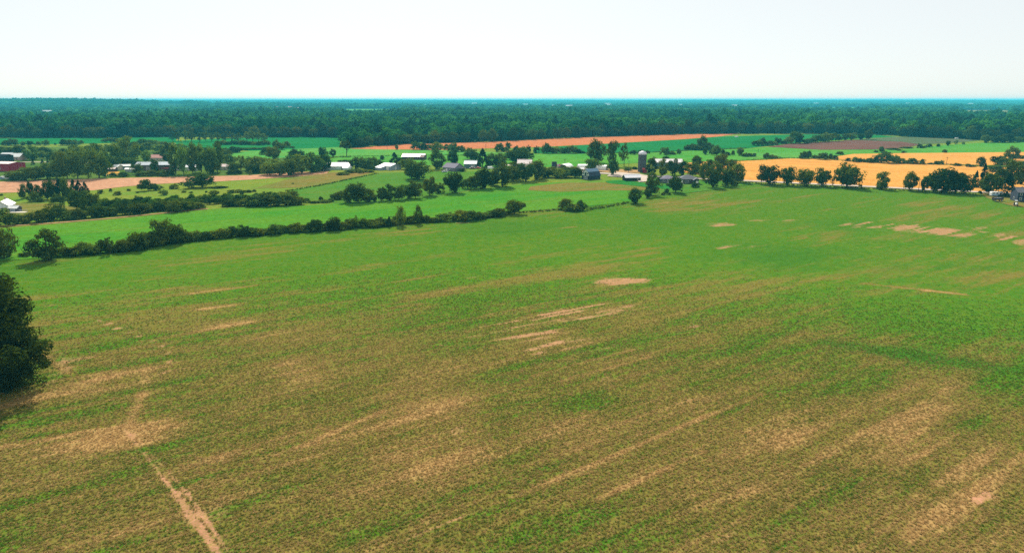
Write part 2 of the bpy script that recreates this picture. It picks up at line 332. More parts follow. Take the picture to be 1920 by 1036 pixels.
gm.materials.append(crop_ground_mat()); gm.materials.append(FLOOR)
fr = np.repeat((radii[:-1] > 640), na).astype(np.int32)
gm.polygons.foreach_set('material_index', fr)
gm.polygons.foreach_set('use_smooth', np.ones(len(Q), dtype=bool))
at_ = field_attr(GX.ravel(), GY.ravel())
for k in ('dry', 'bare', 'lush'):
    a = gm.attributes.new(k, 'FLOAT', 'POINT'); a.data.foreach_set('value', np.clip(at_[k], -0.5, 1.6).astype(np.float32))
ground = link(bpy.data.objects.new('ground', gm)); tag(ground, 'patchy green and straw coloured crop field rolling away to the horizon', 'ground', kind='structure')

# ------------------------------------------------------------------ overlaid fields, yards and roads
def sheet(name, pts, off, material, step, label, cat='field', px=True, wob=0.0):
    P = [at(*p)[:2] if px else p for p in pts]
    bm = bmesh.new()
    f = bm.faces.new([bm.verts.new((x, y, 0)) for x, y in P]); bmesh.ops.triangulate(bm, faces=[f])
    xs = [p[0] for p in P]; ys = [p[1] for p in P]
    for lo, hi, no in ((min(xs), max(xs), (1, 0, 0)), (min(ys), max(ys), (0, 1, 0))):
        n = int((hi - lo) / step)
        for k in range(1, n + 1):
            c = lo + (hi - lo) * k / (n + 1)
            bmesh.ops.bisect_plane(bm, geom=bm.verts[:] + bm.edges[:] + bm.faces[:], plane_co=(no[0] * c, no[1] * c, 0), plane_no=no)
    co = np.array([v.co[:] for v in bm.verts]); z = H(co[:, 0], co[:, 1]) + off
    for v, zz in zip(bm.verts, z):
        v.co.z = zz
    bmesh.ops.recalc_face_normals(bm, faces=bm.faces[:])
    if bm.faces[:] and sum(f.normal.z for f in bm.faces) < 0: bmesh.ops.reverse_faces(bm, faces=bm.faces[:])
    me = bpy.data.meshes.new(name); bm.to_mesh(me); bm.free(); me.materials.append(material)
    o = link(bpy.data.objects.new(name, me)); tag(o, label, cat, kind='structure'); return o
def ribbon(name, pts, width, off, material, label, cat='road'):
    """a strip of ground along a polyline of pixels, width in metres"""
    P = [np.array(at(*p)[:2]) for p in pts]
    D = []
    for a, b in zip(P[:-1], P[1:]):
        n = max(1, int(np.hypot(*(b - a)) / 9)); D += [a + (b - a) * k / n for k in range(n)]
    D.append(P[-1]); D = np.array(D)
    for _ in range(6): D[1:-1] = (D[:-2] + 2 * D[1:-1] + D[2:]) / 4
    T = np.gradient(D, axis=0); T /= np.linalg.norm(T, axis=1)[:, None]; Nn = np.stack([-T[:, 1], T[:, 0]], -1)
    Lp = D + Nn * width / 2; Rp = D - Nn * width / 2
    V = [(x, y, float(H(x, y)) + off) for x, y in Lp] + [(x, y, float(H(x, y)) + off) for x, y in Rp]
    n = len(D); F = [(k + n, k + 1 + n, k + 1, k) for k in range(n - 1)]
    o = mesh_obj(name, V, F, material); tag(o, label, cat, kind='structure'); return o, D

HEDGE1 = [(-500, 545), (-200, 515), (0, 489), (100, 483), (250, 468), (350, 450), (500, 436), (640, 427), (720, 420), (800, 412), (900, 404), (950, 398), (1060, 391), (1180, 379), (1270, 363), (1330, 352)]
ROADPTS = [(940, 309), (1000, 315), (1060, 321), (1120, 325), (1200, 330), (1300, 335), (1400, 339.5), (1500, 344), (1600, 349), (1700, 354), (1860, 362), (1960, 366), (2200, 376), (2600, 392)]
MEADOW = field_mat('meadow_grass', (0.075, 0.165, 0.018), (0.140, 0.172, 0.022), (0.16, 0.125, 0.03), big=0.03, fine=0.9, bump=0.5)
sheet('meadow', HEDGE1 + [(1400, 343), (1600, 353), (1860, 366), (2200, 381), (2800, 405), (2800, 300), (2500, 262), (1920, 252), (1380, 247), (900, 252), (0, 250), (-500, 256)], 0.06, MEADOW, 16, 'rough yellow green meadow between the hedgerows and the farmsteads')
F2 = field_mat('second_field_crop', (0.036, 0.160, 0.013), (0.068, 0.168, 0.014), (0.12, 0.130, 0.022), fine=0.9)
sheet('crop_field', HEDGE1[:14] + [(1240, 362), (1235, 350), (1180, 344), (1060, 342), (1000, 344), (940, 351), (900, 355), (830, 367), (740, 375), (640, 381), (570, 386), (440, 388), (390, 393), (320, 400), (200, 413), (100, 421), (0, 429), (-200, 446), (-500, 474)], 0.14, F2, 14, 'bright green crop field between the two long hedgerows')
TANF = field_mat('dry_pasture', (0.088, 0.128, 0.020), (0.150, 0.112, 0.028), (0.24, 0.14, 0.055), fine=0.7)
sheet('pasture', [(995, 350), (1060, 343), (1150, 343), (1240, 353), (1236, 358), (1130, 357), (1050, 360), (990, 357)], 0.20, TANF, 14, 'dry straw coloured pasture in front of the dark blue gambrel barn', 'pasture')
LAWN = field_mat('lawn_grass', (0.040, 0.140, 0.015), (0.068, 0.142, 0.017), (0.10, 0.12, 0.022), big=0.05, fine=1.0)
sheet('slope_field', [(540, 358), (600, 348), (650, 337), (710, 325), (770, 322), (900, 322), (930, 345), (830, 368), (740, 376), (640, 381), (575, 378), (530, 370)], 0.16, LAWN, 14, 'smooth green hillside field below the grey metal shed')
sheet('dry_ground', [(555, 331), (612, 324), (660, 322), (705, 322), (650, 336), (600, 346), (560, 352), (470, 354), (520, 342)], 0.13, TANF, 14, 'dry brown track and rough grass in front of the white barn', 'ground')
PINK = field_mat('bare_tilled_soil', (0.33, 0.170, 0.100), (0.37, 0.200, 0.118), (0.29, 0.145, 0.095), row=math.radians(6), fine=0.6, bump=0.25)
sheet('tilled_field', [(-500, 372), (0, 362), (100, 359), (175, 357), (225, 351), (280, 346), (340, 343), (400, 341), (470, 337), (560, 331), (612, 325.5), (618, 321), (560, 323), (470, 328.5), (380, 331), (270, 333), (160, 336), (0, 341), (-500, 352)], 0.16, PINK, 16, 'long strip of bare pinkish tilled soil in front of the village trees')
sheet('lawn', [(-60, 384), (30, 381), (100, 382), (150, 390), (110, 405), (40, 413), (-60, 420)], 0.16, TANF, 12, 'dry mown lawn around the white farmhouse behind the hedgerow', 'lawn')
STRAWM = field_mat('straw_ground', (0.36, 0.19, 0.04), (0.42, 0.22, 0.05), fine=0.8)
sheet('straw_patch', [(199, 329.5), (220, 329.5), (225, 322), (200, 323)], 0.2, STRAWM, 10, 'small yellow straw covered yard beside the village sheds', 'yard')
YARDG = field_mat('village_grass', (0.035, 0.085, 0.015), (0.08, 0.125, 0.02), fine=0.7)
sheet('village_green', [(-500, 352), (0, 340.5), (160, 335.5), (270, 332.5), (380, 330.5), (470, 328), (560, 322.5), (618, 320), (640, 300), (500, 290), (330, 276), (0, 276), (-500, 285)], 0.10, YARDG, 20, 'shady grass between the village houses and trees', 'grass')
TEAL = field_mat('far_green_crop', (0.008, 0.112, 0.030), (0.018, 0.130, 0.031), (0.04, 0.145, 0.03), row=math.radians(12), fine=0.3, bump=0.1)
BRIGHT = field_mat('bright_crop', (0.042, 0.190, 0.024), (0.072, 0.204, 0.026), (0.12, 0.175, 0.03), row=math.radians(-20), fine=0.3, bump=0.1)
PALEG = field_mat('pale_green_crop', (0.042, 0.215, 0.036), (0.085, 0.212, 0.036), (0.15, 0.17, 0.04), row=math.radians(-20), fine=0.3, bump=0.1)
STUB = field_mat('orange_stubble', (0.34, 0.115, 0.046), (0.38, 0.135, 0.056), (0.32, 0.13, 0.062), row=math.radians(14), fine=0.35, bump=0.12)
WHEAT = field_mat('ripe_wheat', (0.41, 0.185, 0.040), (0.48, 0.235, 0.056), (0.38, 0.155, 0.04), row=math.radians(-28), fine=0.5, bump=0.2)
PLUM = field_mat('plum_soil', (0.095, 0.045, 0.034), (0.125, 0.058, 0.045), (0.09, 0.07, 0.04), row=math.radians(10), fine=0.35, bump=0.15)
GREYG = field_mat('grey_green_crop', (0.05, 0.09, 0.04), (0.085, 0.095, 0.05), (0.03, 0.13, 0.035), row=math.radians(10), fine=0.35, bump=0.1)
sheet('far_strip_field', [(-300, 262), (0, 259.5), (120, 258.5), (250, 256.5), (330, 257), (330, 268), (240, 268), (0, 272), (-300, 275)], 0.14, TEAL, 45, 'thin teal green field below the forest behind the village')
sheet('far_meadow_field', [(330, 264), (430, 259), (520, 257), (600, 255), (640, 257), (636, 276), (560, 280), (500, 284), (420, 281), (330, 279)], 0.14, TEAL, 45, 'teal green field behind the lone round tree and the thin trunked row')
sheet('pale_field', [(415, 288), (470, 283), (560, 279.5), (640, 276), (660, 279.5), (830, 282), (1000, 288), (1000, 292), (760, 292), (640, 294), (520, 297), (430, 297)], 0.18, PALEG, 40, 'pale green field strip in front of the orange stubble')
sheet('bright_strip_field', [(640, 294), (760, 291.5), (1000, 289), (1090, 287.5), (1200, 287.5), (1290, 283), (1400, 279), (1430, 285), (1400, 297), (1290, 304), (1190, 306), (1080, 312), (960, 316), (860, 312), (700, 306), (600, 309), (560, 305)], 0.20, BRIGHT, 40, 'vivid light green field behind the farm buildings and silo')
sheet('orange_stubble_field', [(655, 279), (700, 275), (760, 270.5), (930, 265.5), (1100, 257.5), (1280, 252), (1385, 250.5), (1350, 256), (1285, 261), (1200, 266), (1100, 271.5), (1010, 276), (900, 279), (830, 281), (720, 280.5)], 0.20, STUB, 45, 'long orange stubble field along the foot of the forest')
sheet('teal_field', [(1000, 278), (1100, 272), (1200, 266.5), (1285, 261.5), (1350, 256.5), (1500, 252), (1640, 253), (1680, 256.5), (1600, 261), (1480, 269), (1440, 274), (1400, 278.5), (1290, 282.5), (1200, 287), (1085, 287), (1000, 288)], 0.22, TEAL, 45, 'deep teal green crop field beyond the silo')
sheet('green_strip_field', [(1400, 279), (1440, 276), (1540, 281.5), (1650, 281), (1730, 284), (1660, 288), (1560, 292), (1500, 297), (1400, 302), (1340, 303), (1290, 304), (1400, 296), (1430, 285)], 0.24, BRIGHT, 40, 'bright green strip between the plum coloured soil and the wheat')
sheet('pale_strip_field', [(1420, 288), (1530, 285), (1600, 288), (1540, 294), (1480, 296.5), (1400, 297.5)], 0.28, PALEG, 40, 'pale green strip just behind the ripe wheat field')
sheet('plum_field', [(1440, 275.5), (1480, 270), (1600, 263), (1690, 266), (1725, 271.5), (1700, 277), (1650, 280.5), (1540, 281)], 0.26, PLUM, 45, 'plum brown bare soil field below the forest')
sheet('grey_field', [(1600, 262.5), (1680, 257), (1750, 257.5), (1840, 263), (1800, 267), (1725, 271), (1690, 266)], 0.28, GREYG, 45, 'grey green striped crop field against the forest edge')
sheet('light_green_field', [(1655, 287), (1725, 276), (1800, 270.5), (1850, 267.5), (1920, 265.5), (2300, 262), (2300, 288), (1920, 285.5), (1800, 288)], 0.24, BRIGHT, 45, 'light green field behind the upper wheat strip')
sheet('upper_wheat_field', [(1555, 296), (1600, 289), (1700, 287.5), (1920, 285.5), (2300, 288), (2300, 325), (1920, 309), (1850, 310), (1750, 307.5), (1640, 304), (1580, 300)], 0.28, WHEAT, 35, 'upper strip of orange wheat behind the row of small bushes')
sheet('wheat_field', [(1380, 303), (1480, 297.5), (1560, 299.5), (1640, 305), (1750, 308.5), (1850, 312.5), (1920, 314), (2300, 332), (2600, 375), (2200, 374), (1860, 360.5), (1700, 352.5), (1600, 347.5), (1500, 342.5), (1390, 337.5), (1340, 332), (1270, 322), (1260, 309), (1310, 304)], 0.30, WHEAT, 20, 'broad ripe orange wheat field behind the roadside trees')
GRAVEL = field_mat('pale_gravel', (0.36, 0.29, 0.24), (0.44, 0.37, 0.31), row=math.radians(-28), big=0.1, fine=1.5, bump=0.1)
road, ROADLINE = ribbon('road', ROADPTS, 7.5, 0.40, GRAVEL, 'pale country road running past the farm and the roadside trees')
sheet('farmyard', [(1138, 331), (1150, 323), (1200, 327), (1216, 331), (1212, 341), (1198, 342), (1190, 335)], 0.46, GRAVEL, 12, 'pale gravel yard and drive beside the dark shed', 'yard')
TILL = field_mat('bare_yard_soil', (0.25, 0.15, 0.07), (0.34, 0.21, 0.10), fine=0.8)
sheet('dirt_yard', [(1040, 319), (1085, 317), (1140, 317), (1200, 319), (1200, 325), (1130, 323), (1050, 320)], 0.24, TILL, 12, 'brown dirt yard around the white hoop barns', 'yard')
GARD = field_mat('garden_crop', (0.018, 0.12, 0.02), (0.03, 0.145, 0.024), row=math.radians(-8), fine=1.0)
sheet('garden_plot', [(1135, 340), (1160, 338), (1205, 343), (1262, 349), (1255, 356), (1190, 349), (1140, 344)], 0.30, GARD, 10, 'dark green garden plot in front of the shed and houses', 'garden')
sheet('farm_lawn', [(1195, 336), (1240, 333), (1330, 339), (1400, 342), (1420, 345), (1340, 356), (1260, 366), (1225, 366), (1240, 350)], 0.18, LAWN, 12, 'mown lawn around the two dark roofed houses', 'lawn')
sheet('yard_lawn', [(1836, 362), (1960, 366), (2100, 380), (2100, 400), (1960, 392), (1900, 387), (1870, 379), (1850, 371)], 0.18, TANF, 10, 'dry mown yard with the trailer and the wagon by the road', 'lawn')
ribbon('field_track', [(-300, 441), (0, 426), (100, 419.5), (200, 411.5), (320, 398.5), (390, 392)], 2.2, 0.28, TILL, 'narrow bare track along the second hedgerow', 'track')
ribbon('village_street', [(-200, 312), (40, 304), (70, 303.5), (102, 304.5), (200, 307), (260, 309)], 5.0, 0.30, GRAVEL, 'pale village street behind the tall trees')

# ------------------------------------------------------------------ plants: unit-sized meshes, copied and scaled
def leaf_cloud(r, centers, radii_, per, size, up=0.45, squash=1.0, nrand=0.42):
    """leaf-sized diamonds spread through clumps"""
    P = []; Nn = []
    for c, rad in zip(centers, radii_):
        d = r.normal(size=(per, 3)); d /= np.linalg.norm(d, axis=1)[:, None]
        rr = rad * (0.45 + 0.6 * r.random(per) ** 0.5)
        off = d * rr[:, None]; off[:, 2] *= squash
        P.append(c + off); nn = d + r.normal(scale=nrand, size=(per, 3)); nn[:, 2] += up; Nn.append(nn)
    P = np.concatenate(P); Nn = np.concatenate(Nn); Nn /= np.linalg.norm(Nn, axis=1)[:, None]
    n = len(P); t = np.cross(Nn, r.normal(size=(n, 3))); t /= np.linalg.norm(t, axis=1)[:, None] + 1e-9; b = np.cross(Nn, t)
    s = (size * (0.6 + 0.8 * r.random(n)))[:, None]
    bend = Nn * s * 0.25
    V = np.stack([P - t * s, P - b * s * 0.7 + bend, P + t * s, P + b * s * 0.7 + bend], 1).reshape(-1, 3)
    return V, np.arange(4 * n).reshape(-1, 4)
def tubes(segs, sides=6):
    """tapered limbs: (p0, p1, r0, r1)"""
    V = []; F = []
    for p0, p1, r0, r1 in segs:
        p0 = np.array(p0, float); p1 = np.array(p1, float); d = p1 - p0; d /= np.linalg.norm(d)
        a = np.cross(d, [0.3, 1, 0.2]); a /= np.linalg.norm(a); b = np.cross(d, a); k = len(V)
        for p, rr in ((p0, r0), (p1, r1)):
            for q in range(sides):
                an = 2 * math.pi * q / sides; V.append(p + rr * (a * math.cos(an) + b * math.sin(an)))
        for q in range(sides):
            q2 = (q + 1) % sides; F.append((k + q, k + q2, k + sides + q2, k + sides + q))
    return np.array(V), np.array(F)
def crown_points(r, kind, n):
    C = []; Rr = []
    while len(C) < n:
        if kind == 'conifer':
            z = r.random() ** 1.25; rad = 0.46 * (1 - z) ** 0.85 * (0.75 + 0.35 * r.random()); an = r.random() * 6.283
            C.append((rad * math.cos(an), rad * math.sin(an), 0.06 + 0.9 * z - 0.03 * rad)); Rr.append(0.055 + 0.09 * (1 - z)); continue
        d = r.normal(size=3); d /= np.linalg.norm(d); k = 0.5 + 0.5 * r.random() ** 0.6
        if kind == 'bush':
            if d[2] < -0.35: continue
            C.append((0.43 * k * d[0], 0.43 * k * d[1], 0.30 + 0.54 * k * d[2])); Rr.append(r.uniform(0.11, 0.20))
        elif kind == 'umbrella':
            C.append((0.40 * k * d[0], 0.40 * k * d[1], 0.72 + 0.17 * k * d[2] + 0.06 * (1 - k))); Rr.append(r.uniform(0.07, 0.12))
        elif kind == 'sparse':
            C.append((0.40 * k * d[0], 0.40 * k * d[1], 0.58 + 0.36 * k * d[2])); Rr.append(r.uniform(0.06, 0.12))
        elif kind == 'poplar':
            z = d[2] * k; C.append((0.38 * k * d[0], 0.38 * k * d[1], 0.51 + 0.44 * z)); Rr.append(r.uniform(0.09, 0.16))
        else:
            w = 0.43 * (1.0 - 0.12 * max(0, -d[2])); C.append((w * k * d[0], w * k * d[1], 0.50 + 0.41 * k * d[2])); Rr.append(r.uniform(0.10, 0.18))
    C = np.array(C)
    if kind not in ('conifer',):                      # lopsided outline
        ph = r.random(3) * 6.28; an = np.arctan2(C[:, 1], C[:, 0])
        k = 1 + 0.20 * np.sin(2 * an + ph[0]) + 0.17 * np.sin(3 * an + ph[1] + 5 * C[:, 2]) + 0.10 * np.sin(5 * an + ph[2])
        C[:, 0] *= k; C[:, 1] *= k; C[:, 2] *= 1 + 0.10 * np.sin(an * 2 + ph[1]) * (C[:, 2] > 0.4)
    return C, np.array(Rr)
def make_plant(seed, kind, clumps, per, size, lmat, nrand=0.42):
    r = np.random.default_rng(seed)
    C, Rr = crown_points(r, kind, clumps)
    V, Q = leaf_cloud(r, C, Rr, per, size, squash=0.8 if kind != 'conifer' else 0.55, nrand=nrand)
    V[:, 2] = np.maximum(V[:, 2], 0.004)
    cm = fast_mesh('crown', V, Q); cm.materials.append(lmat)
    top = {'conifer': 0.92, 'bush': 0.3, 'umbrella': 0.68}.get(kind, 0.62)
    wob = r.normal(scale=0.012, size=(3, 2))
    pts = [np.array([0, 0, -0.03])] + [np.array([*wob[q], top * (q + 1) / 3]) for q in range(3)]
    r0 = 0.034 if kind not in ('bush',) else 0.02
    segs = [(pts[q], pts[q + 1], r0 * (1 - 0.27 * q), r0 * (1 - 0.27 * (q + 1))) for q in range(3)]
    if kind == 'sparse':
        pick = range(0, len(C), 2)
    elif kind == 'umbrella':
        pick = range(0, len(C), 4)
    else: pick = range(0, len(C), max(1, len(C) // 7))
    if kind != 'conifer':
        for q in pick:
            h0 = r.uniform(0.3, 0.95) * min(top, max(0.08, C[q][2] - 0.05)); base = np.array([wob[1][0] * h0, wob[1][1] * h0, h0])
            segs.append((base, C[q], r0 * 0.42, r0 * 0.12))
    TV, TF = tubes(segs); tm = fast_mesh('trunk', TV, TF); tm.materials.append(BARK)
    tm.polygons.foreach_set('use_smooth', np.ones(len(TF), dtype=bool))
    return tm, cm
PLANTS = {
    'o': [make_plant(100 + k, 'round', 60, 40, 0.038, LEAF) for k in range(7)],
    'p': [make_plant(140 + k, 'poplar', 56, 38, 0.034, LEAF) for k in range(4)],
    'c': [make_plant(160 + k, 'conifer', 80, 20, 0.038, NEEDLE) for k in range(4)],
    's': [make_plant(180 + k, 'sparse', 36, 28, 0.032, LEAF) for k in range(4)],
    'u': [make_plant(190 + k, 'umbrella', 34, 34, 0.036, LEAF) for k in range(2)],
    'b': [make_plant(200 + k, 'bush', 40, 40, 0.046, LEAF_BUSH) for k in range(7)],
}
PLANTS['y'] = PLANTS['o'][:3] + PLANTS['b'][:4]
NAMES = {'y': ('young_tree', 'tree'), 'o': ('deciduous_tree', 'tree'), 'p': ('poplar_tree', 'tree'), 'c': ('conifer_tree', 'tree'), 's': ('thin_tree', 'tree'), 'u': ('umbrella_tree', 'tree'), 'b': ('bush', 'bush')}
NOUN = {'y': 'young tree', 'o': 'leafy tree', 'p': 'upright tree', 'c': 'conifer', 's': 'thin open tree', 'u': 'flat topped tree', 'b': 'bush'}
PLACE = {
    'h1': ('in the hedgerow along the edge of the big crop field', 'hedgerow beside the big crop field'),
    'h2': ('in the second hedgerow behind the bright green field', 'hedgerow behind the bright green field'),
    'yp': ('in the young plantation behind the second hedgerow', 'young plantation'),
    'st': ('in the stand beside the pink tilled strip', 'dark stand beside the tilled strip'),
    'me': ('alone on the rough meadow before the tilled strip', 'scrub on the rough meadow'),
    'vi': ('among the village houses behind the tilled strip', 'village trees'),
    'vf': ('along the field edge behind the village', 'field edge behind the village'),
    'hs': ('on the slope around the hillside houses', 'trees around the hillside houses'),
    'fh': ('in the broken hedge below the orange stubble field', 'broken hedge below the stubble'),
    'fm': ('around the silo and hoop barns', 'farmstead trees'),
    'fy': ('around the two dark roofed houses', 'trees around the two houses'),
    'rd': ('in the row beside the country road and wheat', 'roadside row'),
    'yd': ('around the yard with the white trailer', 'trees around the trailer yard'),
    'wb': ('in the low row between the two wheat strips', 'low row between the wheat strips'),
    'fg': ('on the far green fields below the forest', 'bushes on the far green fields'),
    'fe': ('in the front row of the far forest edge', 'front row of the far forest'),
}
SUB = {
    'h1': ((105, 'at the start of the near hedgerow'), (300, 'in the near hedgerow between round and bushy trees'), (640, 'in the long low middle of the near hedgerow'), (790, 'in the near hedgerow around the two upright trees'), (960, 'in the thinning end of the near hedgerow'), (3000, 'past the bend of the near hedgerow')),
    'h2': ((100, 'below the pale farmhouse in the second hedgerow'), (320, 'in the second hedgerow before the young plantation'), (565, 'in the clipped end of the second hedgerow'), (710, 'at the foot of the smooth green slope'), (820, 'in the tree line below the grey metal shed'), (3000, 'in the tree line below the hillside houses')),
    'vi': ((75, 'beside the dark red warehouse'), (205, 'in the tall clump between warehouse and sheds'), (322, 'around the village sheds and dark barn'), (415, 'in the tall row hiding the low white house'), (495, 'around the pale small village house'), (3000, 'in the dense clump beside the white barn')),
    'fe': ((330, 'at the forest edge above the thin teal strip'), (650, 'at the forest edge behind the thin trunked row'), (1000, 'at the forest edge above the lower stubble'), (1390, 'at the forest edge above the upper stubble'), (1660, 'at the forest edge above the deep teal field'), (3000, 'at the forest edge above the grey green field')),
    'fg': ((1340, 'in the dark clump on the teal field edge'), (1415, 'in the broken line beside the pale strip'), (1605, 'in the line above the plum coloured soil'), (1700, 'beside the upper wheat strip and plum soil'), (1830, 'on the line through the light green field'), (3000, 'in the thicket beside the light green field')),
}
_rp = random.Random(11)
def plant(reg, k, px, py, w, h, tint=None, label=None):
    x, y, z = at(px, py); s = mpp(py)
    W, Hh = w * s * 1.08, h * s * 1.04
    if k == 'b': W *= 1.1; Hh *= 1.15
    tm, cm = _rp.choice(PLANTS[k])
    t = tint or 1.0
    yl = _rp.uniform(-1, 1); br = _rp.uniform(0.72, 1.4)
    col = tuple(c * br * q for c, q in zip((t, t, t) if not isinstance(t, tuple) else t, (1 + .28 * yl, 1 + .08 * yl, 1 - .2 * yl))) + (1,)
    place, group = PLACE[reg]
    for lim, pl in SUB.get(reg, ()):
        if px < lim: place = pl; break
    size = 'tall' if Hh > 11.5 else ('low' if Hh < 3.2 else ('small' if Hh < 6 else 'broad' if W > 1.25 * Hh else 'full'))
    lab = label or f'{size} dark green {NOUN[k]} {place}'
    name, cat = NAMES[k]
    rz = _rp.uniform(0, 6.28)
    if k == 'b':
        o = link(bpy.data.objects.new(name, cm)); o.location = (x, y, z - 0.02); o.scale = (W * _rp.uniform(.85, 1.2), W, Hh * _rp.uniform(.9, 1.15)); o.rotation_euler[2] = rz; o.color = col
        return tag(o, lab, cat, group)
    o = empty(name, (x, y, z - 0.02), rz); o.scale = (W * _rp.uniform(.88, 1.12), W, Hh); tag(o, lab, cat, group)
    link(bpy.data.objects.new('trunk', tm), o); c = link(bpy.data.objects.new('crown', cm), o); c.color = col
    return o

# --- hedgerow 1
YB = lambda px: float(np.interp(px, [0, 100, 250, 350, 500, 640, 720, 800, 900, 950], [487, 484, 470, 452.5, 440, 431, 424, 416, 409, 401]))
plant('h1', 'o', 8, 484, 42, 60, tint=.75, label='tall tree with a bare trunk at the end of the near hedgerow')
plant('h1', 'b', 2, 483, 26, 16); plant('h1', 'b', 48, 480, 20, 6)
plant('h1', 'o', 92, 487, 54, 54, label='big dark round tree where the near hedgerow starts')
plant('h1', 'o', 310, 456, 46, 46, label='big bushy tree rising above the middle of the near hedgerow')
plant('h1', 'o', 332, 456, 34, 36); plant('h1', 'o', 258, 468, 34, 34); plant('h1', 'o', 283, 462, 30, 28); plant('h1', 'o', 234, 472, 28, 26); plant('h1', 's', 207, 476, 18, 32)
for px in list(range(118, 216, 13)) + list(range(222, 350, 14)):
    plant('h1', 'b', px + _rp.uniform(-3, 3), YB(px) + _rp.uniform(-2.5, 0.5), _rp.uniform(20, 30), _rp.uniform(13, 21))
for px in range(352, 800, 12):
    plant('h1', 'b', px + _rp.uniform(-3, 3), YB(px) + _rp.uniform(-2.5, 0.3), _rp.uniform(18, 27), _rp.uniform(10, 17), tint=_rp.choice([1, 1, 1.15, (1.2, 1.15, .9)]))
plant('h1', 'o', 458, 444, 20, 22); plant('h1', 'o', 592, 433, 32, 22); plant('h1', 'o', 628, 432, 24, 28)
plant('h1', 's', 669, 428, 11, 24, tint=(1.3, 1.5, 1.2), label='pale half bare sapling poking out of the near hedgerow')
plant('h1', 'p', 752, 423, 20, 37, label='upright two lobed tree poking out of the near hedgerow')
plant('h1', 'p', 785, 419, 14, 35, label='slender pillar shaped tree poking out of the near hedgerow')
plant('h1', 'c', 730, 425, 10, 19); plant('h1', 'o', 800, 417, 13, 15)
for px, py, w, h in ((812, 416, 22, 9), (830, 414, 26, 13), (846, 414, 24, 14), (865, 413.5, 30, 17), (884, 412.5, 34, 19), (900, 410, 24, 12), (912, 408, 20, 7), (926, 406, 28, 14), (936, 405, 30, 15), (950, 402, 16, 6)):
    plant('h1', 'b', px, py, w, h)
plant('h1', 'o', 964, 401, 33, 30, label='round dark tree at the bend where the near hedgerow thins out')
plant('h1', 'b', 1060, 393, 24, 18, label='round dark bush beside a lower clump past the hedgerow bend'); plant('h1', 'b', 1078, 395, 28, 12); plant('h1', 'b', 1090, 394, 16, 16)
def brush_strip(name, label, pts, h):
    """rough growth along a line, too low to tell plants apart"""
    r = np.random.default_rng(len(pts) * 7 + int(h * 10)); C = []; Rr = []
    P = [at(*p) for p in pts]
    for a, b in zip(P[:-1], P[1:]):
        n = int(math.dist(a[:2], b[:2]) / .55)
        for q in range(n):
            t = q / n; x = a[0] + (b[0] - a[0]) * t + r.normal() * .8; y = a[1] + (b[1] - a[1]) * t + r.normal() * .8
            hh = h * r.uniform(.4, 1.0) * (.5 + vn(np.array([x / 7]), np.array([y / 7]))[0]); C.append((x, y, float(H(x, y)) + hh * .5)); Rr.append(hh * .62)
    V, Q = leaf_cloud(r, np.array(C), np.array(Rr), 12, .3); me = fast_mesh(name, V, Q); me.materials.append(LEAF_BUSH)
    o = link(bpy.data.objects.new(name, me)); o.color = (1.3, 1.25, 1, 1); return tag(o, label, 'brush', kind='stuff')
brush_strip('low_brush', 'low rough growth between the round bush and the hedgerow end', [(1098, 394), (1140, 388), (1180, 380)], 1.6)
brush_strip('low_brush', 'thin grassy bank linking the bend tree and the round bush', [(972, 399), (1055, 393)], 1.0)
brush_strip('low_brush', 'low weedy strip between the two wheat fields', [(1578, 302.3), (1640, 305.2), (1750, 308.8), (1850, 313)], 1.5)
plant('h1', 'o', 1190, 381, 33, 29, label='large round dark tree at the far end of the near hedgerow')
plant('fy', 'o', 1222, 366, 27, 33, label='leafy tree between the garden plot and the hedgerow end'); plant('fy', 'o', 1213, 371, 17, 17)
plant('fy', 'o', 1266, 361, 27, 33, label='tall dark tree on the lawn before the smaller hip roofed house'); plant('fy', 'b', 1249, 364, 9, 9); plant('fy', 'b', 1243, 366, 6, 5); plant('fy', 'b', 1256, 365, 5, 4)
# --- hedgerow 2
for px, py, w, h in ((6, 421, 36, 24), (26, 421, 26, 19), (40, 419, 18, 10), (55, 418, 24, 16), (72, 417, 26, 20), (90, 414.5, 24, 22), (108, 412, 26, 20), (128, 412, 26, 17), (146, 411, 26, 17), (190, 406, 26, 14), (207, 404, 24, 12), (285, 396.5, 26, 13), (305, 395, 26, 15), (318, 396, 20, 13), (345, 395, 30, 17), (368, 391, 30, 13), (430, 387, 26, 11), (455, 386, 30, 14), (485, 386, 34, 19), (510, 386, 34, 20), (535, 385, 34, 19), (557, 383.5, 24, 15), (575, 380, 11, 8), (590, 381, 16, 4), (610, 380, 16, 5), (602, 376, 7, 8), (168, 408, 22, 15), (218, 404, 22, 14), (244, 402, 22, 16), (272, 398.5, 22, 15), (295, 396, 22, 15), (334, 396, 22, 18), (357, 393, 24, 14), (442, 386.5, 24, 12), (470, 386, 26, 16), (498, 386, 26, 18), (523, 385.5, 26, 18), (547, 384.5, 24, 16), (630, 374, 22, 11), (620, 378, 12, 6), (825, 362, 18, 16), (875, 354, 16, 16)):
    plant('h2', 'b', px, py, w, h)
for px, py, w, h in ((113, 404, 18, 22), (160, 404, 16, 32), (182, 407, 30, 24), (230, 402.5, 24, 22), (258, 401, 30, 22), (328, 398, 24, 24), (637, 374, 14, 16), (655, 380, 28, 31), (673, 380, 38, 38), (691, 379, 26, 24), (702, 378, 14, 16), (716, 377, 17, 27), (730, 376.5, 20, 30), (748, 375, 27, 28), (765, 373, 24, 28), (779, 372, 28, 33), (806, 367, 28, 34), (852, 361, 34, 43), (890, 355, 26, 28), (908, 353, 38, 38), (942, 350, 40, 42), (962, 340, 26, 30), (925, 347, 26, 26)):
    plant('h2', 'o', px, py, w, h)
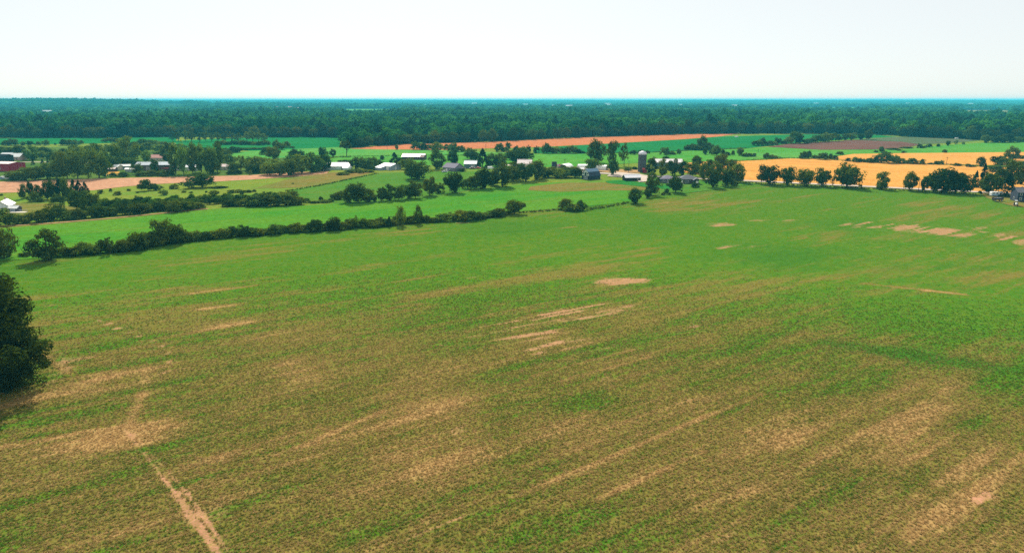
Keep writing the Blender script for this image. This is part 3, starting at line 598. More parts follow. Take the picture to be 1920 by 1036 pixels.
plant('h2', 's', 94, 404, 20, 22, tint=(1.6, 1.2, .7), label='thin brownish half bare tree above the second hedgerow'); plant('h2', 'b', 540, 372, 38, 13)
# --- young plantation
for row, (a, b) in enumerate((((184, 386), (520, 374)), ((186, 391), (430, 381)), ((196, 397), (330, 390)))):
    n = 26 - 6 * row
    for k in range(n):
        t = (k + _rp.uniform(-.3, .3)) / (n - 1)
        plant('yp', 'y', a[0] + (b[0] - a[0]) * t, a[1] + (b[1] - a[1]) * t, _rp.uniform(15, 22), _rp.uniform(10, 17), tint=(.85, 1.1, .95))
# --- dark stand and meadow scrub
for px, py, w, h in ((43, 373, 15, 28), (58, 369, 17, 29), (75, 374, 20, 27), (89, 373, 20, 33), (101, 374, 22, 37), (114, 374, 23, 38), (127, 374, 22, 38), (140, 371, 20, 34), (150, 367, 18, 29), (160, 362, 15, 21), (97, 368, 18, 32), (121, 368, 18, 33)):
    plant('st', 'p' if _rp.random() < .6 else 'c', px, py, w, h, tint=.85)
for px, py, w, h in ((63, 378, 18, 19), (73, 379, 11, 8), (109, 382, 19, 15)): plant('st', 'b', px, py, w, h)
plant('st', 'o', 152, 392, 36, 36, label='big round tree between the dark stand and the young plantation'); plant('st', 'o', 174, 390, 24, 28)
plant('me', 'b', 372, 352, 44, 25, label='large dome shaped green bush at the edge of the pink tilled strip')
plant('me', 'b', 275, 358, 23, 19); plant('me', 'b', 293, 357, 17, 13); plant('me', 'b', 327, 354, 16, 8)
for px, py, w, h in ((190, 363, 11, 6), (208, 360, 5, 6), (345, 361, 8, 4), (400, 364, 15, 7), (407, 363, 8, 5), (412, 353, 24, 4), (435, 362, 16, 6), (450, 361, 16, 6), (455, 365, 9, 8), (465, 361, 12, 5), (477, 360, 6, 4), (242, 358, 7, 4), (258, 362, 5, 3), (220, 366, 12, 8), (307, 366, 14, 10), (3, 367, 6, 4), (387, 361, 5, 3), (549, 345, 4, 3), (358, 362, 6, 3), (495, 362, 6, 3), (515, 364, 6, 3), (300, 362, 5, 3)):
    plant('me', 'b', px, py, w, h, tint=1.15)
# --- village
for k, px, py, w, h in (('o', 26, 337, 30, 19), ('o', 46, 338, 32, 23), ('o', 66, 338, 36, 27), ('o', 90, 335, 26, 30), ('o', 107, 335, 28, 36), ('p', 126, 334.5, 32, 50), ('p', 146, 334.5, 32, 52), ('p', 166, 334.5, 30, 56), ('p', 186, 334, 32, 58), ('o', 199, 333, 22, 42), ('o', 112, 322, 30, 38), ('o', 135, 318, 34, 36),
        ('o', 215, 316, 36, 40), ('o', 240, 303, 40, 45), ('o', 243, 313, 40, 20), ('o', 275, 304, 19, 24), ('o', 316, 305, 22, 36), ('o', 291, 326, 19, 26), ('o', 258, 327, 20, 21), ('o', 62, 300, 28, 26), ('o', 228, 300, 30, 34),
        ('p', 330, 326, 28, 58), ('p', 345, 327, 26, 59), ('p', 362, 326, 26, 58), ('p', 378, 323, 24, 54), ('o', 395, 326, 32, 58), ('p', 408, 323, 28, 56), ('o', 401, 325, 26, 31), ('o', 430, 312, 28, 24), ('s', 452, 323, 22, 34), ('o', 438, 323, 25, 22), ('o', 484, 322, 46, 30), ('o', 468, 319, 24, 26),
        ('o', 506, 328, 34, 24), ('o', 524, 329, 40, 30), ('o', 546, 329, 40, 32), ('o', 566, 325, 44, 36), ('o', 586, 323, 42, 36), ('o', 606, 319, 30, 32), ('o', 552, 318, 34, 30), ('o', 300, 296, 16, 16), ('o', 262, 290, 24, 20), ('o', 180, 300, 34, 30), ('o', 152, 302, 34, 28)):
    plant('vi', k, px, py, w, h, tint=1.7 if px in (215, 330, 345, 362) else 1.3)
for px, py, w, h in ((8, 289, 34, 16), (32, 289, 30, 14), (84, 298, 20, 14), (101, 299, 22, 14), (121, 295, 24, 16), (140, 290, 24, 15), (80, 289, 28, 12), (162, 286, 24, 13), (186, 288, 24, 14), (206, 284, 22, 14), (228, 278, 24, 12), (250, 280, 26, 14), (276, 281, 24, 14), (298, 285, 30, 14), (290, 276, 22, 12), (312, 279, 24, 14), (268, 272, 20, 11), (233, 331, 24, 9), (249, 310, 13, 10), (266, 330, 20, 9), (285, 330, 22, 10), (305, 330, 22, 11), (318, 329, 16, 10), (212, 331, 14, 7), (435, 327, 16, 8), (445, 327, 14, 8), (476, 325, 18, 14), (470, 328, 6, 8), (533, 326, 10, 7), (500, 290, 24, 10), (645, 305, 22, 6), (335, 285, 26, 14), (355, 290, 24, 14), (385, 290, 22, 14), (420, 292, 24, 10)):
    plant('vi', 'b', px, py, w, h, tint=1.25 if py < 300 else 1.1)
for px in (62, 80, 90): plant('vi', 'c', px, 309, 7, 11)
# --- fields behind the village
for px, py, w, h in ((22, 273, 20, 14), (12, 273, 14, 7), (45, 273, 9, 8), (58, 273, 11, 9), (72, 273, 8, 8), (86, 273, 10, 10), (120, 273, 14, 11), (133, 273, 18, 11), (143, 272, 14, 9), (153, 270, 7, 6), (203, 267, 16, 10), (216, 267, 14, 9), (103, 272, 4, 4)):
    plant('vf', 'b', px, py, w, h)
for k in range(15): plant('vf', 's', 324 + 12.4 * k + _rp.uniform(-3, 3), 267.5 - _rp.uniform(0, 3), _rp.uniform(13, 19), _rp.uniform(16, 21))
for k in range(11): plant('vf', 'b', 410 + 9 * k, 272.5 - _rp.uniform(0, 1.5), 13, _rp.uniform(6, 10))
for px, py, w, h in ((440, 286, 26, 11), (425, 287, 18, 8), (460, 281, 22, 4), (480, 280.5, 24, 4), (500, 280, 20, 4), (518, 278, 13, 15), (526, 281, 18, 12), (538, 277, 13, 12), (548, 278, 8, 4), (552, 293, 18, 12), (562, 293, 16, 10)): plant('vf', 'b', px, py, w, h)
plant('vf', 'o', 514, 299, 27, 25, label='lone round tree on the pale field behind the village')
plant('vf', 'o', 605, 293, 14, 18); plant('vf', 's', 614, 294, 8, 11); plant('vf', 'o', 625, 294, 13, 15)
plant('vf', 'u', 650, 292.5, 24, 28, label='lone flat topped tree on a long bare trunk beside the stubble field')
# --- hillside houses
for k, px, py, w, h in (('o', 667, 317, 26, 22), ('o', 684, 318, 26, 25), ('o', 698, 317, 24, 24), ('c', 740, 312, 23, 26), ('o', 765, 317, 30, 21), ('o', 751, 313, 22, 18), ('o', 786, 337, 46, 36), ('o', 772, 335, 24, 24), ('o', 819, 317, 30, 36), ('o', 850, 309, 25, 23), ('o', 849, 292, 23, 17), ('o', 882, 299, 27, 21), ('c', 905, 314, 24, 36), ('o', 920, 313, 28, 25), ('o', 936, 313, 26, 24), ('o', 975, 305, 48, 25), ('o', 958, 300, 18, 20), ('o', 1008, 336, 36, 36), ('o', 986, 340, 32, 33), ('o', 966, 336, 28, 30), ('o', 1020, 333, 24, 20), ('o', 892, 300, 16, 14), ('o', 945, 300, 12, 10)):
    plant('hs', k, px, py, w, h)
for px, py, w, h in ((694, 319, 20, 11), (717, 300, 7, 9), (712, 310, 18, 10), (677, 325, 10, 7), (660, 324, 26, 6), (690, 323, 24, 5), (644, 328, 22, 5), (1032, 333, 26, 15), (1052, 333, 28, 15), (1070, 333, 26, 16), (1084, 333, 16, 16), (1040, 324, 28, 10), (1062, 322, 26, 10), (1078, 325, 18, 12), (832, 322, 10, 5), (868, 322, 12, 6)):
    plant('hs', 'b', px, py, w, h)
for px, py, w, h in ((780, 281, 15, 15), (794, 281, 15, 10), (804, 281, 17, 10), (820, 284, 20, 19), (838, 281, 11, 11), (849, 285, 17, 16), (862, 285, 20, 12), (936, 285, 16, 15), (948, 285, 14, 9), (953, 279, 11, 11), (968, 287, 9, 15), (979, 288, 20, 13), (991, 287, 9, 14), (1006, 287, 12, 12), (1023, 288, 15, 16), (1034, 288, 14, 10), (1042, 288, 18, 14), (1058, 288, 20, 12), (1072, 288, 17, 17), (1086, 288, 14, 8), (1094, 288, 8, 4)):
    plant('fh', 'b', px, py, w, h)
plant('fh', 'o', 744, 281, 7, 10, tint=(1.9, 1.2, .8), label='small brownish tree at the edge of the orange stubble')
plant('fh', 'c', 1023, 287, 7, 20)
# --- farmstead
plant('fm', 'o', 1117, 305, 34, 43, label='tall spreading tree behind the round tree and hoop barns'); plant('fm', 's', 1150, 311, 28, 48, label='tall half bare tree with dead tips near the silo'); plant('fm', 's', 1143, 311, 18, 40)
plant('fm', 's', 1170, 311, 19, 40, label='narrow open tree between the half bare tree and the silo')
plant('fm', 'o', 1112, 321, 27, 24, label='round olive green tree between the two white hoop barns', tint=1.3); plant('fm', 'o', 1150, 328, 21, 29, label='dark drop shaped tree standing at the roadside near the barns')
for px, py, w, h in ((1187, 290, 11, 10), (1203, 289, 13, 8), (1214, 288, 8, 6), (1246, 291, 16, 13), (1260, 290, 14, 5), (1273, 289.5, 7, 10), (1242, 282, 7, 6), (1248, 300, 13, 7), (1224, 308, 16, 12), (1175, 320, 14, 6), (1190, 318, 10, 6)): plant('fm', 'b', px, py, w, h)
for px, py, w, h in ((1223, 328, 22, 27), (1242, 329, 20, 29), (1261, 329, 21, 30), (1280, 328, 20, 27), (1299, 331, 24, 28), (1221, 339, 18, 18)): plant('fm', 'o', px, py, w, h, tint=.9)
plant('fy', 'b', 1238, 342, 12, 11); plant('fy', 'b', 1302, 352, 10, 9); plant('fy', 'b', 1309, 351.5, 5, 4); plant('fy', 'b', 1376, 348, 13, 9); plant('fy', 'b', 1266, 349, 22, 8)
for px, py, w, h in ((1306, 306, 19, 15), (1307, 314, 21, 18), (1320, 338, 22, 31), (1338, 352, 29, 34), (1359, 349, 26, 31), (1343, 292, 19, 20), (1352, 320, 28, 36), (1330, 320, 18, 22), (1374, 311, 14, 13), (1382, 341, 28, 36), (1368, 338, 26, 34), (1388, 342, 14, 19), (1342, 334, 26, 30), (1310, 326, 18, 20)): plant('fy', 'o', px, py, w, h)
# --- far fields on the right
for k, px, py, w, h in (('o', 1316, 281, 18, 27), ('b', 1297, 281, 20, 11), ('o', 1329, 281, 15, 14), ('b', 1289, 281, 12, 6), ('b', 1306, 282, 18, 10), ('b', 1322, 282, 18, 12), ('o', 1322, 290, 10, 12), ('b', 1333, 289.5, 9, 9), ('b', 1355, 291, 9, 9), ('b', 1364, 291.5, 9, 7), ('b', 1374, 291, 7, 9), ('o', 1387, 292, 13, 18), ('b', 1397, 294, 12, 8), ('b', 1405, 294, 13, 7), ('b', 1414, 294, 9, 7), ('b', 1420, 273.5, 17, 10), ('o', 1430, 273, 12, 15), ('b', 1442, 273, 16, 8), ('b', 1451, 272, 12, 6), ('o', 1458, 271.5, 13, 13), ('b', 1468, 270, 12, 6), ('b', 1478, 269.5, 17, 13), ('o', 1492, 269, 28, 23), ('b', 1508, 269, 18, 9), ('b', 1520, 268, 18, 9), ('b', 1535, 267, 20, 14), ('b', 1550, 266, 20, 14), ('b', 1565, 265, 18, 14), ('o', 1585, 263, 15, 14), ('o', 1597, 262.5, 15, 13),
        ('b', 1437, 298, 11, 10), ('b', 1447, 298, 10, 8), ('b', 1456, 298, 14, 6), ('b', 1505, 298, 15, 13), ('o', 1516, 297, 11, 15), ('b', 1526, 298, 11, 8), ('b', 1544, 300, 19, 14), ('o', 1557, 299, 7, 12), ('b', 1565, 300.5, 10, 10), ('b', 1575, 290, 13, 6), ('o', 1652, 285, 9, 11), ('b', 1643, 286, 9, 4), ('b', 1655, 285.5, 9, 5), ('b', 1695, 287, 8, 4), ('b', 1724, 278, 11, 8), ('b', 1732, 277.5, 9, 4), ('b', 1741, 276.5, 9, 6), ('b', 1759, 275.5, 6, 6), ('o', 1777, 273.5, 8, 11), ('s', 1792, 272.5, 8, 10), ('b', 1806, 271, 6, 4), ('b', 1771, 286.5, 7, 6), ('o', 1848, 268, 19, 15), ('b', 1868, 267.5, 24, 12), ('b', 1888, 267, 28, 15), ('b', 1905, 266.5, 18, 10), ('b', 1918, 266, 12, 8), ('o', 1614, 262, 15, 13), ('o', 1628, 261.5, 17, 19), ('b', 1700, 278, 20, 3), ('b', 1675, 281, 20, 3)):
    plant('fg', k, px, py, w, h)
# --- roadside row
for px, py, w, h, lab in ((1443, 346, 40, 37, 'broad dark tree opening the roadside row beside the wheat'), (1477, 347.5, 30, 34, None), (1508, 348.5, 30, 35, None), (1540, 349.5, 28, 33, None), (1587, 351.5, 50, 44, 'widest dark tree of the roadside row before the wheat'), (1653, 355, 28, 31, 'lone round tree with wheat on both sides beside the road'), (1706, 357, 28, 35, 'leaning open crowned tree beside the road before the wheat'), (1733, 359, 16, 30, None), (1752, 360, 28, 38, None), (1771, 361.5, 48, 46, 'broad crowned tree in the dense end of the roadside row'), (1791, 362, 32, 40, None), (1809, 363, 28, 38, None)):
    plant('rd', 'o', px, py, w, h, label=lab, tint=.85)
plant('rd', 's', 1427, 345, 13, 24, tint=(2.0, 1.1, .9), label='reddish thin tree at the start of the roadside row'); plant('rd', 's', 1561, 350, 7, 20, tint=(2.0, 1.1, .9))
plant('yd', 'b', 1837, 363.5, 7, 6)
for k, px, py, w, h, lab in (('c', 1828, 352, 13, 32, None), ('c', 1842, 352, 17, 44, None), ('o', 1856, 364, 38, 38, None), ('o', 1874, 352, 30, 36, None), ('o', 1897, 352, 38, 50, 'largest dark tree behind the house at the trailer yard'), ('c', 1888, 369, 28, 42, 'dark conifer between the trailer and the house'), ('o', 1914, 346, 26, 26, None), ('o', 1898, 301, 26, 27, 'lone tall tree at the end of the upper wheat strip'), ('o', 1839, 313, 16, 20, None), ('o', 1870, 309, 22, 17, None), ('b', 1884, 313, 32, 16, None), ('b', 1912, 314, 26, 12, None), ('b', 1912, 298, 20, 8, None), ('b', 1862, 322, 30, 12, None)):
    plant('yd', k, px, py, w, h, label=lab, tint=.85)
for px, py, w, h in ((1603, 304.5, 11, 9), (1612, 304.5, 10, 9), (1621, 305, 8, 7), (1631, 305.5, 15, 9), (1641, 305.5, 8, 14), (1658, 306, 30, 18), (1680, 307, 14, 15), (1691, 307, 16, 9), (1710, 308, 18, 12), (1729, 309, 11, 10), (1745, 309, 8, 4), (1755, 309, 11, 7), (1764, 309, 9, 10), (1795, 311.5, 14, 5), (1815, 313.5, 11, 6), (1824, 313.5, 9, 5), (1590, 303, 9, 6)):
    plant('wb', 'b', px, py, w, h)

brush_strip('low_brush', 'dark grassy margin between the teal field and the bright field', [(1085, 288), (1200, 287.3), (1290, 282.8), (1400, 278.6)], 1.4)
brush_strip('low_brush', 'dark grassy margin along the top of the wheat field', [(1310, 304), (1385, 302.5), (1480, 297.3), (1560, 299)], 1.5)
brush_strip('low_brush', 'low growth standing in for shadow on the verge between road and big crop field', [(1395, 343.5), (1500, 348), (1600, 352.5), (1700, 357.5), (1830, 364.5)], 0.9)  # dark strip of leaves added for the shadow line along the road verge
brush_strip('low_brush', 'rough grass margin in front of the pale field strip', [(560, 305), (640, 294.3), (760, 292), (1000, 289.5)], 1.2)
brush_strip('low_brush', 'overgrown ditch crossing the foot of the smooth green slope', [(541, 358), (600, 348.5), (652, 337.5), (708, 325.5)], 0.9)
# --- the big tree at the edge of the near field (its own finer meshes)
def big_tree(label, px, py, w, h, seed):
    r = np.random.default_rng(seed); x, y, z = at(px, py); s = mpp(py)
    C, Rr = crown_points(r, 'round', 120); C[:, 2] = 0.5 + (C[:, 2] - 0.55) * 1.18; Rr *= 0.62
    V, Q = leaf_cloud(r, C, Rr, 110, 0.013, squash=0.85); V[:, 2] = np.maximum(V[:, 2], 0.004)
    cm = fast_mesh('crown', V, Q); cm.materials.append(LEAF)
    segs = [((0, 0, -.02), (0.01, 0, .25), .035, .028), ((0.01, 0, .25), (0, .01, .6), .028, .015)]
    segs += [((0, 0, r.uniform(.1, .5)), C[q], .012, .003) for q in range(0, 120, 6)]
    TV, TF = tubes(segs, 8); tm = fast_mesh('trunk', TV, TF); tm.materials.append(BARK)
    o = empty('deciduous_tree', (x, y, z - 0.02), seed); o.scale = (w * s, w * s, h * s); tag(o, label, 'tree', 'trees at the edge of the near field')
    link(bpy.data.objects.new('trunk', tm), o); c = link(bpy.data.objects.new('crown', cm), o); c.color = (.5, .5, .5, 1)
    return o
big_tree('large dark spreading tree casting shadow on the near crop field', -40, 728, 290, 215, 31)
big_tree('tall dark tree standing behind the large spreading tree at the field edge', -70, 690, 230, 225, 32)
big_tree('lower rounded tree in front of the large spreading tree at the field edge', 30, 722, 145, 135, 33)

# ------------------------------------------------------------------ forest
FX = [-700, 0, 230, 350, 500, 640, 655, 760, 930, 1100, 1280, 1380, 1640, 1700, 1840, 1920, 2700]
FYB = [262, 258.5, 258, 256, 257, 257.5, 277, 270, 265, 257, 251.5, 250, 252, 256, 262.5, 265.5, 275]
FAR_B = [  # px, py base, width m, label
    (90, 214, 48, 'long low pink and white building in the hazy woods'), (144, 213.5, 22, 'single white roofed house in the hazy woods'), (303, 208.5, 16, None), (400, 200.5, 40, None), (420, 198.5, 38, None), (371, 196, 24, None), (500, 203.5, 40, 'R'), (520, 203.8, 42, 'R'), (537, 203.3, 40, 'R'), (548, 202.5, 34, 'R'), (558, 206.5, 44, 'R'), (581, 198, 40, None), (607, 204, 24, None), (622, 204, 30, None),
    (812, 197.5, 60, None), (797, 199, 40, None), (985, 198, 50, None), (1028, 208.5, 26, None), (1067, 201.5, 66, 'broad white building shining in the hazy woods'), (1138, 196.5, 60, None), (1040, 200, 40, None), (1142, 199, 60, None), (1378, 201, 70, None), (1530, 196, 60, None), (1743, 216, 8, None), (1885, 216.5, 34, None), (1917, 217.5, 30, 'R'), (1820, 197, 60, None), (700, 196.5, 50, None), (1275, 199, 50, None), (1700, 196, 60, None), (890, 196, 60, None)]
CLEAR = [(640, 756, 204.5, 217), (295, 345, 201, 209), (1490, 1625, 201, 209), (950, 1045, 198.5, 204), (1795, 1900, 206.5, 218), (1080, 1120, 194, 197), (560, 600, 197, 202)]
def forest_mask(x, y, z):
    px, py = proj(x, y, z)
    _, py0 = proj(x, y, 0 * z)
    ok = (py0 < np.interp(px, FX, FYB) - 0.6)
    for a, b, c, d in CLEAR: ok &= ~((px > a) & (px < b) & (py0 > c) & (py0 < d))
    for bx, by, w, _l in FAR_B:
        s = FPX / 1e9 + 0; hw = w / mpp(by) / 2 + 0.8
        ok &= ~((abs(px - bx) < hw) & (py0 > by - 1.2) & (py0 < by + 18 / mpp(by) * 1.05))
    return ok
PTS, SCL, IDX = [], [], []
def grid_pts(r0, r1, step, wide, tall, amax):
    n = int(2 * r1 / step); gx, gy = np.meshgrid(np.arange(-r1, r1, step), np.arange(0, r1, step))
    gx = gx + rng.uniform(-.48, .48, gx.shape) * step; gy = gy + rng.uniform(-.48, .48, gy.shape) * step
    r = np.hypot(gx, gy); a = np.degrees(np.arctan2(gx, gy)); k = (r > r0) & (r <= r1) & (abs(a) < amax); x, y = gx[k], gy[k]
    z = H(x, y); k = forest_mask(x, y, z); x, y, z = x[k], y[k], z[k]; n = len(x)
    big = fbm(x / 260, y / 260, 3)
    hh = tall * rng.uniform(0.62, 1.22, n) * (0.72 + 0.55 * big); hh = hh * np.where(rng.random(n) < .1, 1.22, 1.0); ww = wide * np.clip(np.exp(rng.normal(0, .3, n)), .5, 1.8); hh = hh * np.clip(ww / wide, .8, 1.15)
    PTS.append(np.stack([x, y, z - 0.3], -1)); SCL.append(np.stack([ww, ww, hh], -1))
    pc = fbm(x / 180 + 50, y / 180, 2); IDX.append(np.where(rng.random(n) < np.clip((pc - 0.52) * 2.4, 0.06, 0.7), rng.integers(5, 7, n), rng.integers(0, 5, n)))
grid_pts(880, 2600, 11.5, 16.5, 18.5, 42)
grid_pts(2600, 6500, 20, 29, 17.0, 41)
grid_pts(6500, 17500, 62, 84, 14.5, 40)
PTS = np.concatenate(PTS); SCL = np.concatenate(SCL); SCL[:, 2] = np.minimum(SCL[:, 2], 65 - PTS[:, 2]); IDX = np.concatenate(IDX)

def proto_collection(name, meshes):
    c = bpy.data.collections.new(name)
    for k, me in enumerate(meshes):
        o = bpy.data.objects.new(f'{name}_{k:02d}', me); c.objects.link(o)
    return c
def scatter(name, pts, scl, idx, rot, coll, extra=None):
    me = bpy.data.meshes.new(name); n = len(pts); me.vertices.add(n); me.vertices.foreach_set('co', pts.astype(np.float32).ravel())
    a = me.attributes.new('scl', 'FLOAT_VECTOR', 'POINT'); a.data.foreach_set('vector', scl.astype(np.float32).ravel())
    a = me.attributes.new('rotv', 'FLOAT_VECTOR', 'POINT'); a.data.foreach_set('vector', rot.astype(np.float32).ravel())
    a = me.attributes.new('pick', 'INT', 'POINT'); a.data.foreach_set('value', idx.astype(np.int32))
    for k, v in (extra or {}).items():
        a = me.attributes.new(k, 'FLOAT', 'POINT'); a.data.foreach_set('value', v.astype(np.float32))
    me.update()
    o = link(bpy.data.objects.new(name, me))
    nt = bpy.data.node_groups.new(name + '_nodes', 'GeometryNodeTree'); nt.is_modifier = True
    nt.interface.new_socket('Geometry', in_out='INPUT', socket_type='NodeSocketGeometry'); nt.interface.new_socket('Geometry', in_out='OUTPUT', socket_type='NodeSocketGeometry')
    gi = nt.nodes.new('NodeGroupInput'); go = nt.nodes.new('NodeGroupOutput')
    ci = nt.nodes.new('GeometryNodeCollectionInfo'); ci.inputs['Collection'].default_value = coll; ci.inputs['Separate Children'].default_value = True; ci.inputs['Reset Children'].default_value = True
    ip = nt.nodes.new('GeometryNodeInstanceOnPoints'); ip.inputs['Pick Instance'].default_value = True
    def attr(nm, dt):
        q = nt.nodes.new('GeometryNodeInputNamedAttribute'); q.data_type = dt; q.inputs['Name'].default_value = nm; return q.outputs['Attribute']
    e2r = nt.nodes.new('FunctionNodeEulerToRotation'); nt.links.new(attr('rotv', 'FLOAT_VECTOR'), e2r.inputs[0])
    L = nt.links.new
    L(gi.outputs[0], ip.inputs['Points']); L(ci.outputs[0], ip.inputs['Instance']); L(attr('pick', 'INT'), ip.inputs['Instance Index'])
    L(e2r.outputs[0], ip.inputs['Rotation']); L(attr('scl', 'FLOAT_VECTOR'), ip.inputs['Scale']); L(ip.outputs[0], go.inputs[0])
    md = o.modifiers.new('scatter', 'NODES'); md.node_group = nt
    return o
fmesh = [make_plant(300 + k, 'round', 26, 44, 0.060, LEAF_FAR, 0.2)[1] for k in range(5)] + [make_plant(320 + k, 'poplar', 26, 34, 0.056, NEEDLE, 0.25)[1] for k in range(2)]
for k, (a, b, c, d) in enumerate(CLEAR[:5]):
    sheet('clearing', [(a, c + .2), (b, c), (b, d), (a, d - .3)], 0.2, (PALEG, TANF, BRIGHT, PALEG, TANF)[k], 300, ('pale field showing as a thin strip in the forest', 'small tan clearing in the forest below the hill', 'green clearing in the forest beyond the teal field', 'pale clearing in the hazy forest near the white building', 'tan clearing in the forest beyond the light green field')[k])
rot = np.zeros((len(PTS), 3)); rot[:, 2] = rng.uniform(0, 6.28, len(PTS))
fo = scatter('forest', PTS, SCL, IDX, rot, proto_collection('forest_tree', fmesh))
tag(fo, 'dense dark green forest stretching to the hazy horizon', 'forest', kind='stuff')
# the front row, tree by tree
px = -8.0
while px < 1930:
    if not (640 <= px <= 650):
        py = float(np.interp(px, FX, FYB)); k = 'c' if _rp.random() < .12 else ('p' if _rp.random() < .3 else 'o')
        plant('fe', k, px, py + _rp.uniform(-.4, .5), _rp.uniform(17, 27), _rp.uniform(17, 25), tint=.8)
    px += _rp.uniform(14, 21)

# ------------------------------------------------------------------ buildings
def boxv(x0, x1, y0, y1, z0, z1):
    V = [(x0, y0, z0), (x1, y0, z0), (x1, y1, z0), (x0, y1, z0), (x0, y0, z1), (x1, y0, z1), (x1, y1, z1), (x0, y1, z1)]
    return V, [(3, 2, 1, 0), (4, 5, 6, 7), (0, 1, 5, 4), (1, 2, 6, 5), (2, 3, 7, 6), (3, 0, 4, 7)]
def box(name, dims, mat, parent): return mesh_obj(name, *boxv(*dims), mat, parent)
def prism(name, prof, x0, x1, mat, parent):
    """closed yz outline swept along x"""
    n = len(prof); V = [(x0, y, z) for y, z in prof] + [(x1, y, z) for y, z in prof]
    F = [tuple(range(n))[::-1], tuple(range(n, 2 * n))] + [(k, (k + 1) % n, n + (k + 1) % n, n + k) for k in range(n)]
    o = mesh_obj(name, V, F, mat, parent)
    bm = bmesh.new(); bm.from_mesh(o.data); bmesh.ops.recalc_face_normals(bm, faces=bm.faces[:]); bm.to_mesh(o.data); bm.free(); return o
def slab(name, a, b, x0, x1, th, mat, parent):
    """roof slab from eave a=(y,z) to ridge b=(y,z)"""
    dy, dz = b[0] - a[0], b[1] - a[1]; L = math.hypot(dy, dz); ny, nz = -dz / L * th, dy / L * th
    if nz < 0: ny, nz = -ny, -nz
    return prism(name, [a, b, (b[0] + ny, b[1] + nz), (a[0] + ny, a[1] + nz)], x0, x1, mat, parent)
WHITE = paint('white_paint', (0.78, 0.77, 0.74), 0.6, 0.3, 0.1)
def opening(name, parent, face, u, z0, w, h, L, W, frame=WHITE, pane=None, off=0.0):
    """a window or door set on a wall: face 's','n' (long sides) or 'e','w' (gable ends)"""
    t = 0.07; pane = pane or glass_mat()
    def pb(nm, a, b, c, d, dep, m, par):
        if face == 's': return box(nm, (a, b, -W / 2 - dep - off, -W / 2 + 0.05, c, d), m, par)
        if face == 'n': return box(nm, (a, b, W / 2 - 0.05, W / 2 + dep + off, c, d), m, par)
        if face == 'e': return box(nm, (L / 2 - 0.05, L / 2 + dep + off, a, b, c, d), m, par)
        return box(nm, (-L / 2 - dep - off, -L / 2 + 0.05, a, b, c, d), m, par)
    f = pb(name, u - w / 2, u + w / 2, z0, z0 + h, 0.05, frame, parent)
    g = 0.12
    if name == 'window': pb('pane', u - w / 2 + g, u + w / 2 - g, z0 + g, z0 + h - g, 0.075, pane, f)
    elif name == 'door': pb('door_panel', u - w / 2 + g, u + w / 2 - g, z0, z0 + h - g, 0.075, pane, f)
    return f
def building(name, label, px, py, L, W, wh, rh, theta, wall, roof, style='gable', over=0.4, wins=(), doors=(), cat='house', group=None, chimney=None, sink=0.5, doorpane=None, roofn=None):
    x, y, z = at(px, py); o = empty(name, (x, y, z), math.radians(theta)); tag(o, label, cat, group)
    if style == 'gable':
        prism('wall', [(-W / 2, -sink), (W / 2, -sink), (W / 2, wh), (0, wh + rh), (-W / 2, wh)], -L / 2, L / 2, wall, o)
        sl = rh / (W / 2); ez = wh - over * sl
        for s in (-1, 1):
            q = slab('roof', (s * (W / 2 + over), ez + 0.03), (0, wh + rh + 0.03), -L / 2 - over, L / 2 + over, 0.14, roof, o)
            if s == -1: rf = q
        box('ridge_cap', (-L / 2 - over, L / 2 + over, -0.18, 0.18, wh + rh + 0.14, wh + rh + 0.21), roof, rf)
    elif style == 'hip':
        box('wall', (-L / 2, L / 2, -W / 2, W / 2, -sink, wh), wall, o)
        a, b = L / 2 + over, W / 2 + over; r = max(0.4, L / 2 - W / 2); z1, z2 = wh + 0.02, wh + rh
        V = [(-a, -b, z1), (a, -b, z1), (a, b, z1), (-a, b, z1), (-r, 0, z2), (r, 0, z2), (-a, -b, z1 + .16), (a, -b, z1 + .16), (a, b, z1 + .16), (-a, b, z1 + .16)]
        rf = mesh_obj('roof', V, [(3, 2, 1, 0), (0, 1, 7, 6), (1, 2, 8, 7), (2, 3, 9, 8), (3, 0, 6, 9), (6, 7, 5, 4), (7, 8, 5), (8, 9, 4, 5), (9, 6, 4)], roof, o)
    elif style == 'gambrel':
        k1 = 0.62; zb = wh + rh * 0.58; yb = W / 2 * k1
        prism('wall', [(-W / 2, -sink), (W / 2, -sink), (W / 2, wh), (yb, zb), (0, wh + rh), (-yb, zb), (-W / 2, wh)], -L / 2, L / 2, wall, o)
        for s in (-1, 1):
            slab('lower_roof', (s * (W / 2 + .25), wh - .25), (s * yb, zb + .02), -L / 2 - over, L / 2 + over, 0.12, roofn or roof, o)
            q = slab('upper_roof', (s * (yb + .02), zb + .03), (0, wh + rh + .04), -L / 2 - over, L / 2 + over, 0.12, roof, o)
            if s == -1: rf = q
    elif style == 'shed':
        prism('wall', [(-W / 2, -sink), (W / 2, -sink), (W / 2, wh + rh), (-W / 2, wh)], -L / 2, L / 2, wall, o)
        rf = slab('roof', (-W / 2 - over, wh - rh / W * over + .02), (W / 2 + over, wh + rh + rh / W * over + .02), -L / 2 - over, L / 2 + over, 0.12, roof, o)
    for f, u, z0, w, h in wins: opening('window', o, f, u, z0, w, h, L, W)
    for f, u, w, h in doors: opening('door', o, f, u, 0, w, h, L, W, pane=doorpane or paint('door_paint', (.25, .22, .2)))
    if chimney: cx_, cy_, ch = chimney; box('chimney', (cx_ - .35, cx_ + .35, cy_ - .3, cy_ + .3, wh, wh + rh + ch), paint('chimney_brick', (.3, .2, .17)), rf)
    return o
